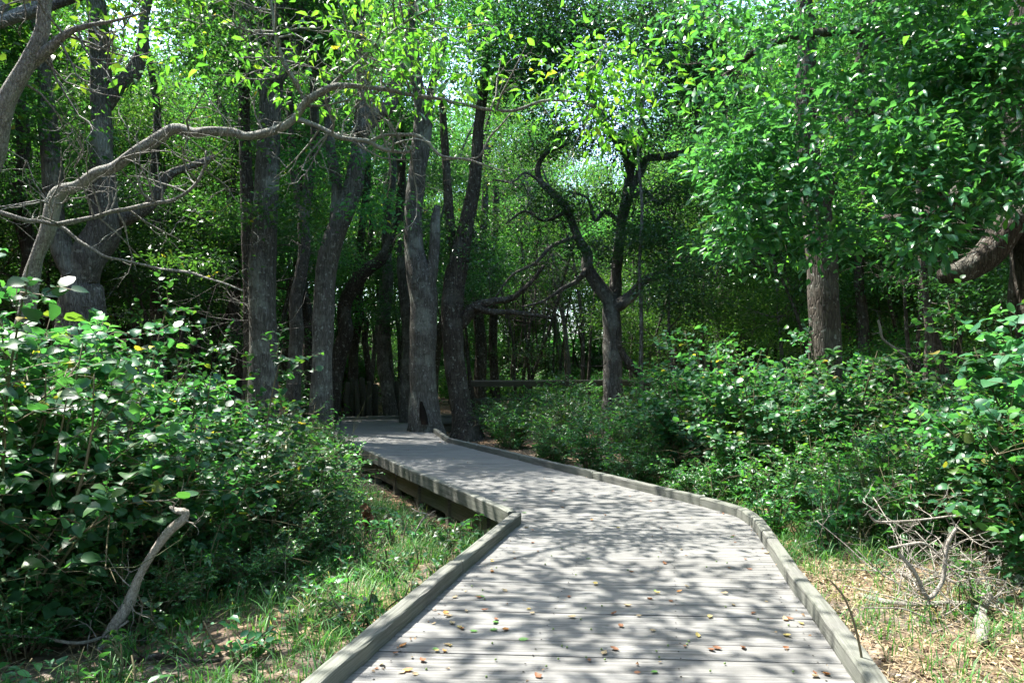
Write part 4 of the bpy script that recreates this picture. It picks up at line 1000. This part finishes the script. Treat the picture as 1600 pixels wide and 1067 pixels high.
shrubs(SHR, [(3.3, 6.6, .8), (4.1, 7.2, .95), (3.0, 7.8, .75), (3.8, 8.4, .9), (2.3, 9.0, .62), (1.7, 10.2, .65), (1.3, 11.6, .8), (2.2, 12.2, 1.0), (.7, 12.6, .7), (.9, 14., .95), (2.4, 14.6, 1.1), (0, 15.4, .85), (1.3, 16.6, 1.05), (3.0, 16.8, 1.15), (-.3, 17.6, .95), (.9, 19.2, 1.05), (2.4, 19.6, 1.1), (4.3, 14.4, 1.2), (5.9, 13.2, 1.15), (7.4, 11.6, 1.2), (6.6, 8.9, 1.2), (4.6, 19.4, 1.1), (6.3, 17.2, 1.2)],
       4, 'leafy green shrub in the thicket right of the boardwalk', 'shrubs in the right thicket')
shrubs(WEE, [(2.75, 6.3, .8), (3.2, 5.9, .9, 'tall pale-leaved weed standing behind the dry sticks'), (2.55, 7.2, .75), (3.6, 6.1, .9), (2.2, 8.1, .7), (2.0, 8.7, .65), (1.4, 9.7, .6), (3.05, 7.0, .85), (2.65, 8.6, .8), (3.9, 6.4, 1.)], 5, 'upright lance-leaved weed along the right edge of the walk', 'weeds along the right kerb')
rg = RS(61); sp = []
for _ in range(2500):
    x = rg.uniform(-2.9, 3.9); y = rg.uniform(3.0, 9.5)
    d = path_dist(x, y)
    if d < 1.25 or d > 2.9: continue
    if x > 1.5 and y < 5.2 and rg.rand() < .65: continue
    if any((x - a[0]) ** 2 + (y - a[1]) ** 2 < .2 ** 2 for a in sp): continue
    sp.append((x, y, rg.uniform(.55, 1.15)))
    if len(sp) >= 84: break
shrubs(LOW, [s for s in sp if s[0] < .5], 6, 'small green herb growing on the strip left of the boardwalk', 'herbs left of the walk')
shrubs(LOW, [s for s in sp if s[0] >= .5], 7, 'small green herb growing beside the right kerb', 'herbs right of the walk')
# far undergrowth
rg = RS(62); sp = []
for gy in np.arange(20.5, 46, 2.6):
    for gx in np.arange(-.72 * gy, .74 * gy, 2.6):
        x = gx + rg.uniform(-1, 1); y = gy + rg.uniform(-1, 1)
        if path_dist(x, y) < 1.8 or (abs(x + .13 * y) < 2.6 and y < 29): continue
        if rg.rand() < .3: continue
        sp.append((x, y, rg.uniform(.9, 1.6)))
shrubs(SHR, [s for s in sp if s[0] < -.1 * s[1]], 8, 'low leafy undergrowth shrub deep in the wood on the left', 'far undergrowth on the left')
shrubs(SHR, [s for s in sp if s[0] >= -.1 * s[1]], 9, 'low leafy undergrowth shrub deep in the wood beyond the handrail', 'far undergrowth beyond the handrail')

rg = RS(63); sp = []
for gx in np.arange(-30, 34, 2.1):
    for yy in (46, 52):
        sp.append((gx * yy / 46 + rg.uniform(-.6, .6), yy + rg.uniform(-2, 2), rg.uniform(2.2, 3.4)))
shrubs(SHR, [s for s in sp if s[0] < -6], 10, 'tall sunlit shrub at the far edge of the wood, left of the log stakes', 'sunlit shrubs at the far edge, left')
shrubs(SHR, [s for s in sp if s[0] >= -6], 11, 'tall sunlit shrub at the far edge of the wood beyond the handrail', 'sunlit shrubs at the far edge, right')

# ------------------------------------------------------------------ grass, litter, straw
def scatter(n, rg, x0, x1, y0, y1, dmin, dmax, dens=None):
    x = rg.uniform(x0, x1, n); y = rg.uniform(y0, y1, n); d = path_dist(x, y)
    k = (d > dmin) & (d < dmax)
    if dens is not None: k &= rg.rand(n) < dens(x, y)
    return x[k], y[k]


def patch(x, y, f=1.0): return np.clip(.5 + .5 * np.sin(2.1 * f * x + 1.7) * np.sin(1.9 * f * y + .4) + .35 * np.sin(5.1 * f * x + y) * np.sin(4.3 * f * y), 0, 1)


rg = RS(91)
x, y = scatter(9500, rg, -3.2, 3.6, 2.6, 11, 1.17, 2.7, lambda x, y: np.where(x < .6, .25 + .75 * patch(x, y), np.where(y < 5.6, .08 + .3 * patch(x, y), .7)))
nb = 11; X = np.repeat(x, nb) + rg.normal(size=len(x) * nb) * .035; Yg = np.repeat(y, nb) + rg.normal(size=len(x) * nb) * .035
n = len(X); h = rg.uniform(.06, .22, n) * np.repeat(rg.uniform(.5, 1.35, len(x)), nb); az = rg.uniform(0, 6.28, n); ln = rg.uniform(.2, 1.1, n) * h; w = rg.uniform(.0018, .0035, n)
B = np.stack([X, Yg, gz(X, Yg) - .01], -1); D = np.stack([np.cos(az), np.sin(az), 0 * az], -1); Sd = np.stack([-np.sin(az), np.cos(az), 0 * az], -1)
Z = np.array([0, 0, 1.])
rows = []
for u, wf in ((0, 1.), (.4, .95), (.75, .7), (1., .12)):
    c = B + D * (ln * u ** 2)[:, None] + Z * (h * (u - .28 * u ** 3))[:, None]
    rows += [c - Sd * (w * wf)[:, None], c + Sd * (w * wf)[:, None]]
V = np.stack(rows, 1).reshape(-1, 3); o8 = np.arange(n)[:, None, None] * 8
Q = (np.array([(0, 1, 3, 2), (2, 3, 5, 4), (4, 5, 7, 6)])[None] + o8).reshape(-1, 4)
tag(link('grass', mesh_data('grass', V, [Q], M['grass'])), 'thin green grass growing along both sides of the boardwalk', 'grass', kind='stuff')

rg = RS(92); lm = MB()
x, y = scatter(52000, rg, -9, 7, 2.4, 30, 1.12, 6.5, lambda x, y: (.35 + .65 * patch(x, y, .8)) * np.where(y > 14, .6, 1.))
n = len(x); p = np.stack([x, y, gz(x, y) + rg.uniform(.004, .025, n)], -1); d = rg.normal(size=(n, 3)) * np.array([1, 1, .35]); nr = rg.normal(size=(n, 3)) * .55; nr[:, 2] += 1
leaves(lm, p, d, nr, rg.uniform(.02, .06, n) * np.where(y > 10, 1.3, 1), .55, 'quad')
tag(link('leaf_litter', lm.data('leaf_litter', M['litter'], False)), 'brown dead leaves scattered over the forest floor', 'leaf litter', kind='stuff')

rg = RS(93)
x, y = scatter(30000, rg, -3, 5.4, 2.5, 9, 1.14, 4.0, lambda x, y: np.where((x > 1.2) & (y < 6), .75, .25 * patch(x, y)))
n = len(x); az = rg.uniform(0, 6.28, n); L = rg.uniform(.05, .2, n); D = np.stack([np.cos(az), np.sin(az), rg.normal(size=n) * .16], -1); p = np.stack([x, y, gz(x, y) + rg.uniform(.008, .035, n)], -1)
Pt = np.stack([p, p + D * L[:, None] * .5 + Z * .006, p + D * L[:, None]], 1)
st = MB(); twig_tubes(st, Pt, np.tile([.0016, .0015, .001], (n, 1)), 3)
tag(link('dry_grass', st.data('dry_grass', M['straw'])), 'pale dry straw lying on the bare ground beside the kerbs', 'dry grass', kind='stuff')

rg = RS(95); lm = MB(); x = rg.uniform(-5, 3, 30000); y = rg.uniform(2.6, 20, 30000); d_ = path_dist(x, y); k = (d_ < .985) & (rg.rand(30000) < np.where(d_ > .93, .5, np.where(d_ > .8, .06, .012)))
x, y = x[k], y[k]; n = len(x); d = rg.normal(size=(n, 3)) * np.array([1, 1, .2]); nr = rg.normal(size=(n, 3)) * .35; nr[:, 2] += 1
leaves(lm, np.stack([x, y, rg.uniform(.004, .010, n)], -1), d, nr, rg.uniform(.008, .03, n), .55, 'quad')
tag(link('leaf_crumbs', lm.data('leaf_crumbs', M['litter'], False)), 'crumbled leaf bits gathered on the boards along the kerbs', 'leaf crumbs', kind='stuff')

rg = RS(94); lm = MB()
x, y = scatter(30000, rg, 1.3, 5.2, 2.6, 6.6, 1.14, 3.4, lambda x, y: .25 + .75 * patch(x, y, 1.3)); n = len(x)
p = np.stack([x, y, gz(x, y) + rg.uniform(.004, .03, n)], -1); d = rg.normal(size=(n, 3)) * np.array([1, 1, .45]); nr = rg.normal(size=(n, 3)) * .6; nr[:, 2] += 1
leaves(lm, p, d, nr, rg.uniform(.012, .05, n), .5, 'quad')
tag(link('leaf_litter', lm.data('right_leaf_litter', M['straw'], False)), 'pale crumbled leaves over the sunny bare ground right of the walk', 'leaf litter', kind='stuff')

# ------------------------------------------------------------------ fallen branches and sticks
def branch(label, rows, mat='twig', name='fallen_branch', seed=0, bare_n=0, bare_L=.25, side=()):
    rg = RS(seed + 700); mb = MB(); pr = knotty(np.array(rows, float), 1., seed + 300); base = pr[0, :3].copy()
    S = limb_tube(mb, pr, 9, .05, .12, rg)
    for s in side: limb_tube(mb, np.array(s, float), 6, .05, .12, rg)
    if bare_n: bare(mb, S, rg, bare_n, bare_L, .004, .25, .1, 1., 1)
    o = link(name, mb.data(name, M[mat], True, base), None, base)
    return tag(o, label, 'branch')


def on_ground(rows, lift=.02):
    out = []
    for px, py, w, up in rows:
        z = -.12
        for _ in range(5):
            Yk = F_PX * (CAM_H - z - up) / (py - HZ); xk = (px - 800) * Yk / F_PX; z = float(gz(xk, Yk))
        out.append((xk, Yk, z + up + lift, w / 2 * Yk / F_PX))
    return out


def stand(rows, Y): return px_limb(rows, Y)


branch('grey dead branch leaning up out of the left bank', stand([(150, 1035, 22), (172, 988, 18), (215, 902, 14), (240, 862, 14), (268, 832, 14), (286, 812, 14), (291, 800, 12), (284, 795, 10), (274, 798, 9), (265, 791, 4)], 4.15), 'twig', seed=1, bare_n=7, bare_L=.3)
branch('forked bleached stick standing over the dry patch at right', stand([(1403, 863, 5), (1427, 893, 6), (1440, 915, 7), (1451, 934, 8), (1472, 910, 8), (1475, 879, 7), (1481, 850, 6), (1494, 824, 5)], 4.35), 'twig', seed=2, bare_n=10, bare_L=.3)
branch('long thin bleached stick lying on the right bare ground', on_ground([(1343, 934, 9, 0), (1389, 948, 9, .01), (1430, 949, 9, .01), (1479, 945, 8, .02), (1530, 950, 6, .04)]), 'twig', seed=3, bare_n=4, bare_L=.2)
branch('short thick pale log at the lower right', on_ground([(1545, 936, 17, .08), (1527, 958, 20, .03), (1538, 985, 21, .0), (1535, 1012, 15, .0)]), 'twig', seed=4, bare_n=2, bare_L=.15)
branch('thin arched dry stick in front of the right thicket', stand([(1358, 802, 3), (1368, 813, 4), (1400, 815, 4), (1440, 813, 4), (1486, 806, 3)], 5.2), 'twig', seed=5, bare_n=4, bare_L=.25)
branch('thin dry stick bending over the stick pile at right', stand([(1388, 856, 3), (1420, 850, 4), (1445, 849, 4), (1470, 868, 3), (1490, 880, 3)], 4.6), 'twig', seed=6, bare_n=4, bare_L=.25)
branch('grey stick lying under the right stick pile', on_ground([(1400, 895, 6, .0), (1440, 915, 7, .02), (1500, 885, 9, .06), (1530, 882, 8, .08), (1560, 868, 5, .1)]), 'twig', seed=7, bare_n=8, bare_L=.35)
branch('dark bowed stalk beside the right kerb', stand([(1350, 1060, 4.5), (1345, 1020, 4.5), (1338, 985, 4.5), (1329, 955, 4), (1318, 930, 3.5), (1297, 905, 2)], 3.15), 'stem', seed=8)
branch('thin dead branch lying across the grass left of the walk', on_ground([(405, 925, 8, .01), (422, 912, 9, .02), (450, 920, 8, .02), (475, 915, 6, .03)]), 'twig', seed=9, bare_n=6, bare_L=.3)
branch('forked dry twig standing in the grass by the left kerb', stand([(648, 832, 2.5), (660, 812, 3), (668, 803, 3), (655, 800, 2), (643, 794, 1.5)], 6.6), 'twig', seed=10, bare_n=3, bare_L=.15)
branch('thin grey twig stretched along the foot of the left bank', on_ground([(0, 998, 4, .12), (60, 1000, 5, .10), (120, 1010, 5, .05), (165, 1000, 5, .05), (200, 975, 4, .12)]), 'twig', seed=11, bare_n=5, bare_L=.25)
branch('dark stick on the ground at the lower left corner', on_ground([(190, 1045, 6, .0), (240, 1030, 8, .02), (290, 1040, 7, .01), (345, 1038, 5, .02)]), 'bark_dark', seed=12, bare_n=4, bare_L=.2)
branch('dark leaning dead stub beside the gnarled tree', px_limb([(1000, 585, 12), (985, 570, 12), (972, 552, 10), (966, 540, 6)], 16.5), 'bark_dark', 'dead_stub', seed=13)
branch('pale broken hanging branch in front of the right trees', px_limb([(1372, 500, 3), (1380, 530, 4), (1400, 545, 4), (1418, 560, 2)], 10.5), 'twig', seed=14, bare_n=3, bare_L=.3)

# tangle of thin brush at the right foreground: each stick its own thing
rg = RS(14)
for k in range(42):
    cx, cy = G(rg.uniform(1390, 1600), rg.uniform(870, 1000)); z = float(gz(cx, cy)); az = rg.uniform(0, 6.28); L = rg.uniform(.3, .75)
    d = np.array([math.cos(az), math.sin(az), rg.uniform(.05, .6)]); d /= np.linalg.norm(d)
    r = rg.uniform(.003, .006); a = np.array([cx, cy, z + rg.uniform(.0, .12)])
    q = [a]
    for _ in range(3): d = d + rg.normal(size=3) * .18; q.append(q[-1] + d * L / 3)
    o = branch('thin bleached stick in the brush pile at the right foreground', [(*p, r * f) for p, f in zip(q, (1, .9, .7, .4))], 'twig', 'brush_stick', 20 + k, 3, .22)
    o['group'] = 'thin sticks of the right brush pile'

# dried brown plant in the grass
root = empty('dried_plant', (*G(575, 838, -.25), -.27), 'dried brown plant standing in the grass left of the bend', 'plant')
st = MB(); lm = MB(); S = limb_tube(st, [(0, 0, -.05, .006), (.02, 0, .2, .005), (-.01, .02, .38, .003)], 5, .05, .1)
rg = RS(3); n = 26; u = rg.uniform(.35, 1, n); pp = np.stack([np.interp(u, [0, 1], [0, 0]) + rg.normal(size=n) * .02, rg.normal(size=n) * .02, u * .36], -1)
d = rg.normal(size=(n, 3)) * .6; d[:, 2] -= .9; leaves(lm, pp, d, rg.normal(size=(n, 3)), rg.uniform(.06, .11, n), .6, 'lance')
link('stem', st.data('dried_stem', M['stem']), root); link('dry_leaf', lm.data('dried_leaves', M['dry']), root)

# ------------------------------------------------------------------ things lying on the boards
FM = {'orange': plain_mat('orange_leaf', [(0, (.40, .17, .05)), (1, (.52, .25, .07))], .6, .3, .2), 'brown': plain_mat('brown_leaf', [(0, (.16, .07, .035)), (1, (.24, .11, .05))], .6, .3, .2),
      'yellow': plain_mat('yellow_leaf', [(0, (.50, .38, .10)), (1, (.58, .47, .2))], .6, .3, .25), 'green': plain_mat('green_leaf', [(0, (.08, .2, .05)), (1, (.13, .27, .07))], .5, .3, .25), 'pale': plain_mat('pale_leaf', [(0, (.34, .26, .15)), (1, (.45, .37, .24))], .7, .2, .2)}
LM = {}
for c in FM:
    lm = MB(); x = LEAF['oval'][0].copy(); x[:, 2] = np.array([.10, .0, .02, .16, .12, .13, .14, .10]) * (1.2 if c != 'green' else .5); x[:, 1] *= .62
    lm.add(x - np.array([.5, 0, 0]), LEAF['oval'][1], LEAF['oval'][2]); LM[c] = lm.data('fallen_leaf_' + c, FM[c])
rg = RS(15)
EDGE = lambda t, s: None
made = 0; tries = 0
while made < 115 and tries < 4000:
    tries += 1
    px = rg.uniform(480, 1360); py = 660 + 400 * rg.uniform(0, 1) ** .8
    Yk = F_PX * CAM_H / (py - HZ); xk = (px - 800) * Yk / F_PX; d = float(path_dist(xk, Yk))
    if d > .97 or Yk > 17: continue
    if d < .75 and rg.rand() < .62: continue
    side = 'left' if xk < np.interp(Yk, PATH[:7, 1], PATH[:7, 0]) else 'right'
    c = ('orange', 'brown', 'yellow', 'green', 'pale', 'pale', 'brown', 'brown', 'pale')[rg.randint(9)]
    far = 'far' if Yk > 8 else 'bend' if Yk > 5.5 else 'near'
    where = {'far': 'on the shaded far boards', 'bend': 'on the boards at the bend', 'near': 'on the nearest boards'}[far]
    s = rg.uniform(.022, .055) * (1.3 if Yk > 8 else 1)
    o = link('fallen_leaf', LM[c], None, (xk, Yk, .004), rg.uniform(0, 6.28)); o.scale = (s, s, s); o.rotation_euler = (rg.normal() * .12, rg.normal() * .12, rg.uniform(0, 6.28))
    tag(o, f'{c} fallen leaf lying {where}, {side} half of the deck', 'leaf', f'{c} fallen leaves {where} {side}'); made += 1
# small green berries
mb = MB(); limb_tube(mb, [(0, 0, .0, .35), (0, 0, .3, .95), (0, 0, .6, 1.0), (0, 0, 1.3, .8), (0, 0, 1.75, .2)], 8, .3, .03)
me = mb.data('green_berry', plain_mat('berry_skin', [(0, (.07, .12, .03)), (1, (.14, .2, .06))], .5, .4))
made = 0
while made < 40:
    px = rg.uniform(620, 1340); py = rg.uniform(850, 1060); Yk = F_PX * CAM_H / (py - HZ); xk = (px - 800) * Yk / F_PX
    if float(path_dist(xk, Yk)) > .93: continue
    o = link('green_berry', me, None, (xk, Yk, .003)); o.scale = (.0055,) * 3
    tag(o, 'tiny green berry dropped on the near boards', 'berry', 'green berries on the near boards'); made += 1

# ------------------------------------------------------------------ light, sky, camera
w = bpy.data.worlds.new('World'); SC.world = w; w.use_nodes = True
nt = w.node_tree; bg = nt.nodes['Background']; sk = nt.nodes.new('ShaderNodeTexSky'); sk.sky_type = 'NISHITA'; sk.sun_disc = False
sk.sun_elevation = SUN_EL; sk.sun_rotation = math.atan2(SUN[0], SUN[1]); sk.altitude = 0; sk.air_density = 1.0; sk.dust_density = 1.5; sk.ozone_density = 1.0
nt.links.new(sk.outputs[0], bg.inputs[0]); bg.inputs[1].default_value = .15
ld = bpy.data.lights.new('sun', 'SUN'); ld.energy = 3.5; ld.angle = math.radians(.5); ld.color = (1., .96, .88)
lo = bpy.data.objects.new('sun', ld); COL.objects.link(lo)
from mathutils import Vector
lo.rotation_euler = Vector(-SUN).to_track_quat('-Z', 'Y').to_euler(); lo.location = (-6, 4, 20)

cd = bpy.data.cameras.new('camera'); cam = bpy.data.objects.new('camera', cd); COL.objects.link(cam); SC.camera = cam
cam.location = (0, 0, CAM_H); cam.rotation_euler = (math.pi / 2, 0, 0)
cd.sensor_width = 36; cd.lens = 36 * F_PX / 1600; cd.shift_y = (HZ - 533.5) / 1600; cd.clip_end = 2000; cd.clip_start = .05

SC.view_settings.view_transform = 'Standard'; SC.view_settings.look = 'None'; SC.view_settings.exposure = 2.6; SC.view_settings.gamma = 1.0
cy = SC.cycles
cy.max_bounces = 8; cy.diffuse_bounces = 4; cy.glossy_bounces = 2; cy.transmission_bounces = 5; cy.transparent_max_bounces = 4
cy.caustics_reflective = False; cy.caustics_refractive = False
